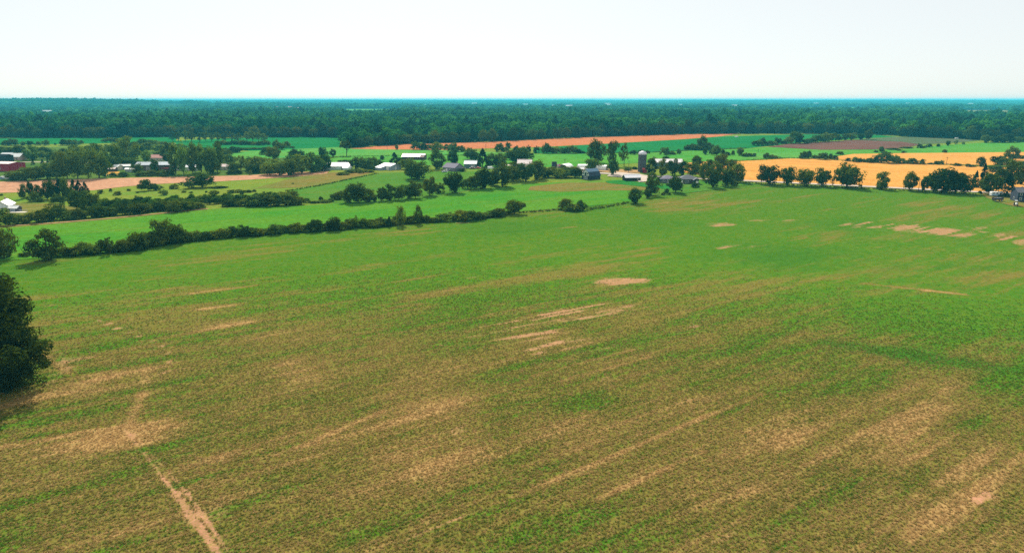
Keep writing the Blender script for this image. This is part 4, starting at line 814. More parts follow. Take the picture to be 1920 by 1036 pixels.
def lean_to(o, x0, x1, y0, y1, wh, rh, wall, roof, down='s'):
    """a low annex part whose roof falls towards -y"""
    prism('annex', [(y0, -.5), (y1, -.5), (y1, wh + rh), (y0, wh)], x0, x1, wall, o)
    slab('annex_roof', (y0 - .3, wh - .05), (y1 + .02, wh + rh + .03), x0 - .3, x1 + .3, .1, roof, o)

WMET = metal_roof('white_metal_roof', (.80, .79, .77)); GMET = metal_roof('grey_metal_roof', (.55, .56, .58)); PMET = metal_roof('pinkish_metal_roof', (.70, .52, .48))
BLUEROOF = metal_roof('blue_metal_roof', (.10, .19, .30)); DKSH = shingle('dark_shingles', (.075, .078, .095)); PURSH = shingle('purple_grey_shingles', (.15, .13, .18)); REDSH = shingle('faded_red_shingles', (.42, .20, .17))
W_RED = paint('dark_red_cladding', (.32, .016, .05), .9, .05); W_BLK = paint('near_black_cladding', (.018, .02, .026)); W_GREY = paint('blue_grey_cladding', (.30, .35, .40)); W_CREAM = paint('cream_cladding', (.62, .55, .45)); W_PINK = paint('pink_render', (.62, .40, .37)); W_BRN = paint('brown_boards', (.09, .055, .05)); W_TEAL = paint('teal_grey_cladding', (.10, .17, .17)); W_WHT = paint('white_cladding', (.70, .72, .72)); W_NAVY = paint('navy_boards', (.022, .032, .06)); W_GRN = paint('pale_green_cladding', (.55, .66, .60))

o = building('warehouse', 'long dark red warehouse with a pale low roof behind village trees', -10, 319, 46, 15, 6.0, 0.9, -14, W_RED, metal_roof('pale_pink_roof', (.74, .60, .58)), wins=(('s', 10, 1.5, 1.6, 1.4), ('s', 14, 1.5, 1.6, 1.4)), cat='warehouse')
building('shed', 'black shed beside the long dark red warehouse', 4, 303, 17, 9, 5.5, 1.2, -10, W_BLK, paint('black_roof', (.02, .02, .024), 1.0, 0.0), cat='shed')
building('house', 'white roofed house with pink walls behind the dark red warehouse', 34, 300, 12, 10, 3.4, 2.8, -6, W_PINK, WMET, wins=(('s', -3, 1, 1.2, 1.3), ('s', 3, 1, 1.2, 1.3)), doors=(('s', 0, 1.1, 2.1),))
building('shed', 'low white roofed shed beside the pink walled house', 16, 294, 10, 7, 2.8, 1.2, 0, W_WHT, GMET, cat='shed')
building('house', 'village house with a faded pinkish red roof and cream walls', 297, 301, 15.5, 10, 2.9, 2.5, -4, W_CREAM, REDSH, wins=(('s', -4, .9, 1.4, 1.3), ('s', 2, .9, 1.4, 1.3)), doors=(('s', 5, 1, 2.1),), chimney=(3, .6, .8))
building('barn', 'long dark barn with a blue grey metal roof in the village', 293, 319, 27, 12, 4.6, 2.0, 7, W_BRN, metal_roof('blue_grey_roof', (.20, .25, .30)), doors=(('s', -4, 3, 3.2),), cat='barn')
building('shed', 'brown shed with a pinkish roof beside the village straw yard', 210, 321.5, 7, 5, 2.3, .9, 3, W_BRN, PMET, cat='shed')
building('shed', 'pale roofed shed with a tan gable in the village sheds', 222, 318, 7, 5, 2.6, 1.3, -30, W_CREAM, WMET, cat='shed')
building('shed', 'bright white roofed shed in the middle of the village sheds', 235, 317.5, 8, 5, 2.8, 1.2, 20, W_TEAL, WMET, cat='shed')
building('shed', 'grey walled shed with a white roof beside the village bushes', 246, 323, 7, 5, 2.6, 1.0, 5, W_GREY, WMET, cat='shed')
building('shed', 'small red roofed shed beside the dark village barn', 312, 320, 5, 4, 2.1, 1.0, -4, W_BRN, paint('red_roof', (.45, .05, .05)), cat='shed')
building('house', 'low white house half hidden behind the tall village trees', 352, 319, 20, 8, 2.8, 1.6, 2, W_WHT, GMET, wins=(('s', -6, .8, 1.6, 1.2), ('s', 0, .8, 1.6, 1.2), ('s', 6, .8, 1.6, 1.2)))
building('house', 'pale small house between the village trees', 421, 318, 10, 7, 2.8, 1.8, -6, W_CREAM, PMET, wins=(('s', -2, .8, 1.2, 1.2),), doors=(('s', 2, 1, 2.1),))
o = building('barn', 'white metal barn with a broad white roof beside a red tractor', 636, 317, 19.5, 12, 2.9, 2.5, 2, W_GRN, WMET, wins=(('s', -6, 1.3, 1.2, .7), ('s', -2.2, 1.3, 1.2, .7)), doors=(('s', 3.4, 1.3, 2.1),), cat='barn')
lean_to(o, 4.8, 11.3, -9.2, -6.05, 2.0, .75, W_GRN, WMET)
o = building('barn', 'grey metal shed with pale roof at the top of the green slope', 732, 317.5, 13, 12, 3.2, 1.7, -38, W_GREY, WMET, doors=(('e', 0, 1.2, 2.6), ('s', 3, 3.0, 2.8)), cat='shed', doorpane=WHITE)
lean_to(o, -7.2, 0.5, -11, -6.05, 2.2, .85, W_GREY, WMET)
o = building('house', 'brown house with a long pink roof and two front gables', 777, 299, 21, 11, 3.0, 2.4, -7, W_BRN, metal_roof('salmon_roof', (.78, .50, .47)), wins=(('s', -8, .9, 1.3, 1.2),))
for gx in (1.5, 7.5):
    prism('gable_wing', [(-2.6, -.4), (2.6, -.4), (2.6, 2.9), (0, 4.7), (-2.6, 2.9)], 0, 3.4, W_BRN, o).rotation_euler[2] = -math.pi / 2
    w = o.children[-1]; w.location = (gx, -5.0, 0)
    for s in (-1, 1): slab('wing_roof', (s * 2.95, 2.72), (0, 4.74), -.2, 3.7, .12, metal_roof('salmon_roof', (0, 0, 0)), w)
o = building('house', 'hillside house with a purple grey roof and dark gable', 850, 320, 12.5, 11, 2.9, 3.0, -36, paint('grey_siding', (.20, .20, .23)), PURSH, wins=(('e', -2.5, .9, 1.4, 1.3), ('e', 2.2, .9, 1.4, 1.3), ('s', -3, .9, 1.4, 1.3), ('e', 0, 3.4, 1.1, 1.0)), doors=(('s', 1, 1.1, 2.1),), chimney=(3, 1.2, .8))
box('porch_roof', (6.6, 10.5, -3.5, 3.0, 2.3, 2.5), PURSH, o)
for q in (-3.1, 2.6): box('porch_post', (10.0, 10.2, q, q + .2, -.4, 2.3), WHITE, o)
building('garage', 'teal walled garage with a pale metal roof beside red cars', 883, 315, 10, 8, 3.7, 2.4, -5, W_TEAL, metal_roof('silver_roof', (.66, .69, .72)), doors=(('s', 2.2, 3.2, 2.8),), cat='garage', doorpane=paint('grey_door', (.35, .37, .38)))
building('house', 'house with a pink and white roof hidden between hillside trees', 984, 313, 11.5, 9, 3.2, 2.9, -5, W_CREAM, metal_roof('patchy_pink_roof', (.76, .62, .58)), wins=(('s', -3, .9, 1.2, 1.3), ('s', 3, .9, 1.2, 1.3)))
o = building('barn', 'dark blue gambrel roofed barn with a white gable and white doors', 1108, 335.5, 10.2, 8.2, 2.6, 4.6, 38, W_NAVY, BLUEROOF, style='gambrel', roofn=paint('navy_roof', (.02, .03, .062), .6), cat='barn')
GW = paint('pale_gable_boards', (.58, .64, .62))
mesh_obj('gable_panel', [(-5.19, y, z) for y, z in ((-3.9, 2.75), (3.9, 2.75), (2.42, 5.2), (0, 6.95), (-2.42, 5.2))] + [(-5.12, y, z) for y, z in ((-3.9, 2.75), (3.9, 2.75), (2.42, 5.2), (0, 6.95), (-2.42, 5.2))], [(4, 3, 2, 1, 0), (0, 1, 6, 5), (1, 2, 7, 6), (2, 3, 8, 7), (3, 4, 9, 8), (4, 0, 5, 9)], GW, o)
f = box('loft_door', (-5.27, -5.19, -.8, .8, 2.95, 4.9), paint('dark_green_door', (.02, .05, .045)), o)
for s in (-1.9, 1.9): w = box('window', (-5.26, -5.19, s - .45, s + .45, 3.6, 4.6), W_NAVY, o); box('pane', (-5.28, -5.25, s - .33, s + .33, 3.72, 4.48), glass_mat(), w)
for s in (-.98, .98):
    d = box('barn_door', (-5.2, -5.12, s - .9, s + .9, 0, 2.3), W_NAVY, o)
    for sg in (-1, 1):
        V = [(-5.25, s + sg * -.8, .1), (-5.25, s + sg * -.62, .1), (-5.25, s + sg * .8, 2.2), (-5.25, s + sg * .62, 2.2)]
        mesh_obj('brace', V + [(-5.2, b_, c_) for _, b_, c_ in V], [(0, 1, 2, 3), (7, 6, 5, 4), (0, 4, 5, 1), (1, 5, 6, 2), (2, 6, 7, 3), (3, 7, 4, 0)], GW, d)
    for a, b in ((.05, .22), (2.08, 2.25)): box('rail', (-5.26, -5.2, s - .85, s + .85, a, b), GW, d)
    for a in (-.85, .68): box('stile', (-5.26, -5.2, s + a, s + a + .17, .22, 2.08), GW, d)
o = building('shed', 'black shed with a white metal roof beside the gravel drive', 1184, 338.5, 11, 6.4, 2.4, 1.7, 12, W_BLK, metal_roof('lilac_white_roof', (.74, .70, .74)), doors=(('e', 0, 2.2, 2.1), ('s', 3.5, 1.2, 2.0)), cat='shed', doorpane=W_BRN)
building('barn', 'long low barn with a pale roof behind the row of dark trees', 1253, 311.5, 21.5, 11, 3.6, 2.3, -2, W_TEAL, metal_roof('pale_pinkish_roof', (.70, .63, .62)), doors=(('s', 6, 3, 3),), cat='barn')
building('house', 'smaller house with a purple grey hip roof behind the lawn tree', 1251, 342, 10, 9, 2.7, 2.3, -6, paint('blue_grey_brick', (.09, .10, .12)), PURSH, style='hip', wins=(('s', -2.6, .9, 1.4, 1.3), ('s', 2.2, .9, 1.4, 1.3)), doors=(('s', 0, 1, 2.1),))
o = building('house', 'wider house with a near black hip roof and white windows', 1289, 343, 13, 10.5, 2.8, 2.7, -5, paint('dark_brick', (.075, .07, .075)), DKSH, style='hip', wins=(('s', -1.6, .8, 1.7, 1.5), ('s', 1.8, .8, 1.5, 1.3)), doors=(('s', -4.6, 1.5, 2.2),), doorpane=WHITE, chimney=(0, 1, .3))
prism('gable_wing', [(-2.3, -.4), (2.3, -.4), (2.3, 2.7), (0, 4.2), (-2.3, 2.7)], 0, 3.6, paint('dark_brick', (0, 0, 0)), o); w = o.children[-1]; w.rotation_euler[2] = -math.pi / 2; w.location = (5.0, -4.6, 0)
for s in (-1, 1): slab('wing_roof', (s * 2.6, 2.55), (0, 4.25), -.2, 3.95, .12, DKSH, w)
box('wing_window', (3.55, 3.68, -.8, .8, .9, 2.2), WHITE, w); box('steps', (-5.8, -3.4, -7.0, -5.4, -.3, .25), paint('pale_concrete', (.6, .57, .52)), o)
o = building('house', 'dark navy two storey house beside the trailer yard', 1921, 377, 11, 9, 5.2, 2.2, -12, W_NAVY, shingle('slate_grey_shingles', (.09, .09, .11)), wins=(('s', -4, 1, 1.2, 1.4), ('s', 0, 1, 1.2, 1.4), ('s', -4, 3.6, 1.2, 1.3), ('s', 0, 3.6, 1.2, 1.3), ('w', 0, 1, 1.2, 1.4)), chimney=(-2, .5, .5))
# farmhouse behind the second hedgerow
o = building('house', 'pale farmhouse with a long pinkish white roof behind the hedgerow', 10, 394, 13, 6.6, 2.9, 2.2, 112, W_WHT, metal_roof('worn_white_roof', (.70, .66, .64)), wins=(('n', 0, .9, 1.3, 1.2), ('n', 3, .9, 1.3, 1.2), ('w', 0, .9, 1.4, 1.2)), chimney=(4.6, .3, 1.2))
building('garage', 'small grey garage with a white roof beside the pale farmhouse', 29, 396.5, 4.6, 3.6, 2.0, .95, -4, paint('slate_siding', (.10, .10, .13)), WMET, doors=(('s', 0, 2.4, 1.7),), cat='garage', doorpane=W_GREY)
x, y, z = at(38, 398.5); o = empty('patio', (x, y, z), math.radians(3)); tag(o, 'pale patio with a low wall beside the small grey garage', 'patio')
box('slab', (-4.5, 3, -1.3, 1.3, -.3, .32), paint('patio_stone', (.62, .55, .46)), o)
for q in range(6): box('rail_post', (-1.2 + .8 * q, -1.12 + .8 * q, 1.1, 1.2, .32, 1.2), W_GREY, o)
box('rail', (-1.2, 2.9, 1.08, 1.22, 1.2, 1.28), W_GREY, o)

def hoop_barn(label, px, py, L, W, h, theta, open_end, cover=None):
    cover = cover or paint('white_fabric', (.80, .79, .76), .55, .3, .06)
    x, y, z = at(px, py); o = empty('hoop_barn', (x, y, z), math.radians(theta)); tag(o, label, 'barn', 'white hoop barns')
    n = 16; prof = [(W / 2 * math.cos(math.pi * k / n), h * math.sin(math.pi * k / n) ** 0.85) for k in range(n + 1)]
    inn = [((W / 2 - .15) * math.cos(math.pi * k / n), (h - .15) * math.sin(math.pi * k / n) ** 0.85) for k in range(n + 1)]
    V = []; F = []
    for X in (-L / 2, L / 2):
        V += [(X, a, b - .3) for a, b in prof] + [(X, a, b - .3) for a, b in inn]
    m = n + 1
    for k in range(n):
        F += [(k, k + 1, 2 * m + k + 1, 2 * m + k), (m + k + 1, m + k, 3 * m + k, 3 * m + k + 1), (k + 1, k, m + k, m + k + 1), (2 * m + k, 2 * m + k + 1, 3 * m + k + 1, 3 * m + k)]
    mesh_obj('cover', V, F, cover, o)
    for X, is_open in ((-L / 2 + .2, 'w' in open_end), (L / 2 - .2, 'e' in open_end)):
        if is_open: continue
        mesh_obj('end_wall', [(X, a, b - .3) for a, b in inn] + [(X + .08, a, b - .3) for a, b in inn], [tuple(range(m)), tuple(range(2 * m - 1, m - 1, -1))] + [(k, k + 1, m + k + 1, m + k) for k in range(n)], cover, o)
    for q in range(4):
        X = -L / 2 + .25 + q * (L - .5) / 3
        s = [((X, prof[k][0] * .97, prof[k][1] * .97 - .3), (X, prof[k + 1][0] * .97, prof[k + 1][1] * .97 - .3), .05, .05) for k in range(n)]
        v, f = tubes(s, 5); mesh_obj('arch_frame', v, [tuple(int(i_) for i_ in r_) for r_ in f], paint('galvanised', (.4, .41, .42), .5, .4), o)
    return o
hoop_barn('open fronted white hoop barn behind the dark hillside bushes', 1060, 316.5, 12, 9.5, 4.3, 62, 'w')
o = hoop_barn('white hoop barn seen side on beside the round olive tree', 1096, 317, 11, 8.5, 4.2, 6, '')
building('annex_shed', 'small cream shed in front of the side on hoop barn', 1089, 321, 4, 3, 2, .6, 6, W_CREAM, WMET, cat='shed')
hoop_barn('white hoop barn with a dark doorway beside the dirt yard', 1127, 318.5, 9.5, 7.5, 4.2, -24, 'e')

def silo(label, px, py, dia, h, wall, dome):
    x, y, z = at(px, py); o = empty('silo', (x, y, z)); tag(o, label, 'silo'); n = 32; r = dia / 2
    c = [(math.cos(2 * math.pi * k / n), math.sin(2 * math.pi * k / n)) for k in range(n)]
    V = [(r * a, r * b, -.4) for a, b in c] + [(r * a, r * b, h) for a, b in c]
    F = [(k, (k + 1) % n, n + (k + 1) % n, n + k) for k in range(n)]
    if not dome:
        V += [((r - .2) * a, (r - .2) * b, h) for a, b in c] + [((r - .2) * a, (r - .2) * b, h - 1.5) for a, b in c]
        F += [(n + k, n + (k + 1) % n, 2 * n + (k + 1) % n, 2 * n + k) for k in range(n)] + [(2 * n + k, 2 * n + (k + 1) % n, 3 * n + (k + 1) % n, 3 * n + k) for k in range(n)] + [tuple(range(3 * n, 4 * n))]
    mesh_obj('wall', V, F, wall, o, True)
    for q in range(int(h / 1.1)):
        zz = .6 + 1.1 * q; R1 = r + .05
        V = [(rr * a, rr * b, z_) for rr, z_ in ((r - .02, zz - .06), (R1, zz - .06), (R1, zz + .06), (r - .02, zz + .06)) for a, b in c]
        mesh_obj('hoop', V, [(s * n + k, s * n + (k + 1) % n, (s + 1) * n + (k + 1) % n, (s + 1) * n + k) for s in range(3) for k in range(n)], paint('silo_steel', (.16, .17, .2), .6, .3), o)
    v, f = tubes([((r + .35, s, 0.2), (r + .35, s, h), .04, .04) for s in (-.25, .25)], 5); ld = mesh_obj('ladder', v, [tuple(int(i_) for i_ in r_) for r_ in f], paint('silo_steel', (0, 0, 0)), o); ld.rotation_euler[2] = -2.2
    if dome:
        rings = [(math.cos(math.radians(t)), math.sin(math.radians(t))) for t in (0, 18, 36, 54, 72)]
        V = [((r + .12) * cr * a, (r + .12) * cr * b, h + .82 * r * sr) for cr, sr in rings for a, b in c] + [(0, 0, h + .82 * r)]
        F = [(s * n + k, s * n + (k + 1) % n, (s + 1) * n + (k + 1) % n, (s + 1) * n + k) for s in range(4) for k in range(n)] + [(4 * n + k, 4 * n + (k + 1) % n, 5 * n) for k in range(n)]
        d = mesh_obj('dome', V, F, dome, o)
        for k in range(0, n, 2):
            a, b = c[k]; s = [((( r + .14) * rings[q][0] * a, (r + .14) * rings[q][0] * b, h + .83 * r * rings[q][1]), ((r + .14) * rings[q + 1][0] * a, (r + .14) * rings[q + 1][0] * b, h + .83 * r * rings[q + 1][1]), .09, .07) for q in range(4)]
            v, f = tubes(s, 4); mesh_obj('rib', v, [tuple(int(i_) for i_ in r_) for r_ in f], paint('dome_rib', (.45, .42, .5), .5, .4), d)
    return o
silo('tall dark silo with a pale ribbed dome beside the farm road', 1203.5, 322.5, 6.3, 13.3, paint('silo_concrete', (.075, .078, .095), .9, .1, .25), metal_roof('dome_metal', (.76, .72, .78)))
silo('short dark open topped silo beside the flag', 1039, 321, 4.0, 7.2, paint('old_silo_wall', (.03, .035, .05), .9, .1, .3), None)
building('shed', 'small dark red lean to at the foot of the tall silo', 1209, 324, 3.2, 3, 2.6, .7, -10, W_RED, paint('red_roof', (0, 0, 0)), cat='shed', style='shed')

# distant buildings in the woods
for k, (px, py, w, lab) in enumerate(FAR_B):
    x, y, z = at(px, py); red = lab == 'R'
    o = empty('house', (x, y, z), math.radians(_rp.uniform(-18, 18))); w2 = w; d2 = max(10, w * .45); hh = max(5, min(11, w * .2))
    lab = lab if lab and not red else ('distant building with a pinkish red roof in the hazy woods' if red else 'distant pale roofed building in the hazy woods')
    tag(o, lab, 'building', 'far buildings with pinkish roofs' if red else 'far pale buildings')
    prism('wall', [(-d2 / 2, -3), (d2 / 2, -3), (d2 / 2, hh), (0, hh * 1.5), (-d2 / 2, hh)], -w2 / 2, w2 / 2, W_CREAM if not red else W_PINK, o)
    for s in (-1, 1): slab('roof', (s * (d2 / 2 + .6), hh - .5), (0, hh * 1.5 + .1), -w2 / 2 - .6, w2 / 2 + .6, .4, paint('distant_pale_roof', (.42, .42, .43), .9, 0) if not red else paint('distant_pink_roof', (.42, .24, .23), .9, 0), o)

# ------------------------------------------------------------------ vehicles, poles, flag
TYRE = paint('tyre_rubber', (.02, .02, .02), .9, .1); RIM = paint('wheel_rim', (.5, .5, .5), .4, .5)
def wheel(par, x, y, r, w):
    v = []; n = 16
    prof = ((r * .62, -w / 2), (r * .94, -w / 2), (r, -w / 3), (r, w / 3), (r * .94, w / 2), (r * .62, w / 2))
    V = [(rr * math.cos(2 * math.pi * k / n), yy, rr * math.sin(2 * math.pi * k / n)) for rr, yy in prof for k in range(n)]
    o = mesh_obj('wheel', V, [(s * n + k, s * n + (k + 1) % n, (s + 1) * n + (k + 1) % n, (s + 1) * n + k) for s in range(5) for k in range(n)], TYRE, par, True); o.location = (x, y, r)
    V = [(r * .64 * math.cos(2 * math.pi * k / n), yy, r * .64 * math.sin(2 * math.pi * k / n)) for yy in (-w * .4, w * .4) for k in range(n)]
    mesh_obj('rim', V, [tuple(range(n)), tuple(range(2 * n - 1, n - 1, -1))] + [(k, (k + 1) % n, n + (k + 1) % n, n + k) for k in range(n)], RIM, o)
def xz_prism(name, prof, w, mat, par, bevel=True):
    n = len(prof); V = [(x, -w / 2, z) for x, z in prof] + [(x, w / 2, z) for x, z in prof]
    o = mesh_obj(name, V, [tuple(range(n)), tuple(range(2 * n - 1, n - 1, -1))] + [((k + 1) % n, k, n + k, n + (k + 1) % n) for k in range(n)], mat, par)
    bm = bmesh.new(); bm.from_mesh(o.data); bmesh.ops.recalc_face_normals(bm, faces=bm.faces[:])
    bmesh.ops.bevel(bm, geom=bm.edges[:], offset=.05, segments=2, affect='EDGES'); bm.to_mesh(o.data); bm.free(); return o
def car(label, px, py, theta, colname, col, van=False, name='car', group='parked vehicles'):
    x, y, z = at(px, py); o = empty(name, (x, y, z + 0.2), math.radians(theta)); tag(o, label, 'van' if van else 'car', group)
    P = paint(colname, col, .35, .5, .05)
    if van:
        xz_prism('body', [(-2.6, .35), (2.6, .35), (2.6, 1.15), (2.0, 1.25), (1.55, 2.05), (-2.6, 2.1)], 1.95, P, o)
        box('windscreen', (1.62, 2.02, -.8, .8, 1.3, 1.75), glass_mat(), o)
        for s in (-1, 1): box('side_window', (.6, 1.5, s * .985 - .02, s * .985 + .02, 1.3, 1.8), glass_mat(), o)
    else:
        xz_prism('body', [(-2.2, .35), (2.2, .35), (2.2, .75), (1.2, .92), (-1.5, .95), (-2.2, .9)], 1.8, P, o)
        xz_prism('cabin', [(-1.7, .9), (1.1, .9), (.4, 1.45), (-1.2, 1.46)], 1.55, glass_mat(), o)
        box('roof', (-1.15, .35, -.72, .72, 1.44, 1.5), P, o)
    for s in (-1, 1): box('headlight', (2.17, 2.24, s * .65 - .18, s * .65 + .18, .6, .74), WHITE, o) if not van else box('headlight', (2.57, 2.64, s * .7 - .18, s * .7 + .18, .7, .9), WHITE, o)
    for wx in (-1.35, 1.35):
        for s in (-1, 1): wheel(o, wx * (1.15 if van else 1), s * .82, .34, .22)
    return o
car('dark red car parked in front of the teal garage', 886, 317, 8, 'maroon_paint', (.16, .01, .02)); car('bright pinkish red car parked beside the teal garage', 897, 316.5, -12, 'bright_red_paint', (.65, .08, .09))
car('white van parked behind the hillside trees', 920, 317.5, 20, 'white_car_paint', (.78, .78, .76), van=True)
car('blue car parked among white vans in the village yard', 2, 337, 5, 'blue_car_paint', (.14, .28, .5)); car('white van with its side to the tilled strip in the village yard', 10, 336.5, 10, 'white_car_paint', (0, 0, 0), van=True)
car('small white van beneath the village yard trees', 19, 335.5, -25, 'white_car_paint', (0, 0, 0), van=True); car('silver car parked beneath the village yard trees', 25, 336.5, 60, 'silver_car_paint', (.5, .52, .55))
car('white van parked in front of the dark village barn', 316, 325.5, 30, 'white_car_paint', (0, 0, 0), van=True)
car('white car parked behind the hillside house porch', 838, 321.5, 40, 'white_car_paint', (0, 0, 0)); car('grey car parked beside the hillside house', 834, 323.5, 15, 'silver_car_paint', (0, 0, 0))
car('tiny white car on the teal field track', 1381, 258, 5, 'white_car_paint', (0, 0, 0), van=True); car('tiny white van at the forest edge beside the grey green field', 1794, 261, 0, 'white_car_paint', (0, 0, 0), van=True)
def tractor(label, px, py, theta, col, colname, canopy, hood=None, s=1.0):
    x, y, z = at(px, py); o = empty('tractor', (x, y, z + .2), math.radians(theta)); o.scale = (s, s, s); tag(o, label, 'tractor')
    P = paint(colname, col, .4, .5, .08)
    xz_prism('hood', [(.1, .7), (1.9, .7), (1.9, 1.35), (1.6, 1.45), (.1, 1.5)], .75, hood or P, o)
    xz_prism('chassis', [(-1.2, .5), (1.8, .5), (1.8, .75), (-1.2, .8)], .6, paint('dark_steel', (.05, .05, .055)), o)
    for q in (-1, 1): xz_prism('fender', [(-1.5, 1.0), (-.2, 1.0), (-.2, 1.3), (-.5, 1.55), (-1.2, 1.55), (-1.5, 1.3)], .4, P, o).location = (0, q * .72, 0)
    box('seat', (-.9, -.45, -.28, .28, .85, 1.15), paint('black_seat', (.02, .02, .02)), o); box('seat_back', (-1.0, -.88, -.28, .28, 1.15, 1.6), paint('black_seat', (0, 0, 0)), o)
    v, f = tubes([((1.2, 0, 1.4), (1.2, 0, 2.2), .05, .05)], 6); mesh_obj('exhaust', v, [tuple(int(i_) for i_ in r_) for r_ in f], paint('dark_steel', (0, 0, 0)), o)
    if canopy:
        for a in (-1.2, .1):
            for q in (-.5, .5): v, f = tubes([((a, q, 1.0), (a, q, 2.4), .04, .04)], 5); mesh_obj('canopy_post', v, [tuple(int(i_) for i_ in r_) for r_ in f], paint('dark_steel', (0, 0, 0)), o)
        xz_prism('canopy', [(-1.5, 2.4), (.4, 2.4), (.35, 2.5), (-1.45, 2.52)], 1.3, canopy, o)
    for q in (-1, 1): wheel(o, -.85, q * .72, .75, .4); wheel(o, 1.4, q * .6, .45, .28)
    return o
tractor('red tractor parked at the end of the white barn', 607, 321.5, 150, (.30, .02, .03), 'red_tractor_paint', paint('red_tractor_paint', (0, 0, 0)), s=1.35)
tractor('small dark tractor with a white hood and canopy on the trailer yard', 1904.5, 386, -118, (.03, .035, .04), 'dark_tractor_paint', paint('pale_canopy', (.62, .64, .62)), WHITE, s=1.05)
def camper(label, px, py, theta):
    x, y, z = at(px, py); o = empty('camper_trailer', (x, y, z + .2), math.radians(theta)); tag(o, label, 'trailer')
    xz_prism('body', [(-3.2, .5), (3.0, .5), (3.2, 1.3), (3.0, 2.6), (-3.0, 2.65), (-3.2, 2.2)], 2.2, WHITE, o)
    box('stripe', (-3.0, 1.2, -1.13, -1.09, .7, 1.5), paint('sky_blue_panel', (.30, .50, .66)), o); box('door', (1.6, 2.3, -1.14, -1.09, .55, 2.3), paint('dark_green_door', (.02, .05, .045)), o)
    for a in (-2.4, -.6): w = box('window', (a, a + 1.1, -1.13, -1.09, 1.6, 2.2), paint('grey_trim', (.3, .3, .3)), o); box('pane', (a + .1, a + 1.0, -1.15, -1.12, 1.7, 2.1), glass_mat(), w)
    for a in (-.5, .35):
        for q in (-.95, .95): wheel(o, a, q, .34, .22)
    v, f = tubes([((3.0, q * .5, .5), (4.1, 0, .45), .05, .05) for q in (-1, 1)], 5); mesh_obj('hitch', v, [tuple(int(i_) for i_ in r_) for r_ in f], paint('dark_steel', (0, 0, 0)), o)
camper('white camper trailer with a pale blue side under the yard trees', 1867, 368.5, -3)
x, y, z = at(1870, 377.5); o = empty('wagon', (x, y, z + .2), math.radians(4)); tag(o, 'dark flat sided wagon standing before the white camper trailer', 'wagon')
box('bed', (-2.6, 2.6, -1.1, 1.1, .75, .9), W_BRN, o)
for s in (-1, 1): box('side_board', (-2.6, 2.6, s * 1.1 - .04, s * 1.1 + .04, .91, 2.0), paint('wagon_boards', (.06, .045, .05)), o); box('end_board', (s * 2.6 - .04, s * 2.6 + .04, -1.05, 1.05, .91, 2.0), paint('wagon_boards', (0, 0, 0)), o)
box('tarpaulin', (-2.5, 2.5, -1.0, 1.0, 1.7, 1.85), paint('grey_tarpaulin', (.3, .32, .33)), o)
for a in (-1.8, 1.8):
    for q in (-.9, .9): wheel(o, a, q, .42, .24)

WOOD = paint('weathered_pole', (.10, .085, .075), .95, .05, .3)
def pole(px, py, hpx, label):
    x, y, z = at(px, py); hh = hpx * mpp(py); o = empty('utility_pole', (x, y, z), math.radians(_rp.uniform(-30, 30))); tag(o, label, 'pole', 'utility poles')
    v, f = tubes([((0, 0, -.4), (0, 0, hh), .19, .13)], 8); mesh_obj('shaft', v, [tuple(int(i_) for i_ in r_) for r_ in f], WOOD, o)
    box('crossarm', (-1.1, 1.1, -.07, .07, hh - .8, hh - .62), WOOD, o)
    for a in (-.95, 0, .95): v, f = tubes([((a, 0, hh - .62), (a, 0, hh - .38), .06, .04)], 6); mesh_obj('insulator', v, [tuple(int(i_) for i_ in r_) for r_ in f], W_GREY, o)
for px, py, hp, lab in ((1059, 317, 19, 'utility pole in front of the open fronted hoop barn'), (1178.5, 325, 24, 'utility pole between the dark drop shaped tree and the silo'), (726, 280, 9, 'utility pole on the orange stubble beside the small brownish tree'), (911, 281, 11, 'utility pole at the lower edge of the orange stubble'), (1421.5, 287, 8, 'utility pole on the pale green strip behind the wheat'), (1774.5, 309, 15, 'utility pole in the low row between the wheat strips'), (1113, 259, 9, 'utility pole at the forest edge above the tall spreading tree'), (1722, 359, 24, 'utility pole beside the leaning roadside tree')):
    pole(px, py, hp, lab)
x, y, z = at(1050.5, 320); s = mpp(320); o = empty('flagpole', (x, y, z)); tag(o, 'flagpole with a red and white maple leaf flag beside the short silo', 'flag')
hh = 13.0 * s
v, f = tubes([((0, 0, -.3), (0, 0, hh), .07, .05)], 8); mesh_obj('shaft', v, [tuple(int(i_) for i_ in r_) for r_ in f], WHITE, o)
mesh_obj('finial', *boxv(-.1, .1, -.1, .1, hh, hh + .2), paint('gold', (.6, .4, .1), .3, .5), o)
FW, FH = 3.3, 1.9; REDC = paint('flag_red', (.62, .02, .03), .7, .1, .04); WHC = paint('flag_white', (.8, .8, .8), .7, .1, .04)
def cloth(name, u0, u1, mat, parent):
    nu, nv = 8, 6; V = []; F = []
    for a in range(nu + 1):
        u = u0 + (u1 - u0) * a / nu
        for b in range(nv + 1):
            vv = FH * b / nv; V.append((-u, .16 * math.sin(u * 2.6 + vv), hh - .1 - FH + vv - .12 * u))
    for a in range(nu):
        for b in range(nv): k = a * (nv + 1) + b; F.append((k, k + 1, k + nv + 2, k + nv + 1))
    c = mesh_obj(name, V, F, mat, parent, True); m = c.modifiers.new('thickness', 'SOLIDIFY'); m.thickness = .02; return c
fl = cloth('red_band', .06, FW * .25, REDC, o); cloth('red_band', FW * .75, FW, REDC, o); wb = cloth('white_field', FW * .25, FW * .75, WHC, o)
half = [(0, 1.0), (.16, .68), (.30, .76), (.22, .30), (.44, .52), (.52, .40), (.80, .46), (.72, .22), (.86, .14), (.40, -.22), (.46, -.40), (.06, -.34), (.05, -.75)]
pts = half + [(-a, b) for a, b in reversed(half[1:])]
lv = []
for a, b in pts:
    u = FW * .5 - a * .62; vv = FH * .48 + b * .72; lv.append((-u, .16 * math.sin(u * 2.6 + vv) - .05, hh - .1 - FH + vv - .12 * u))
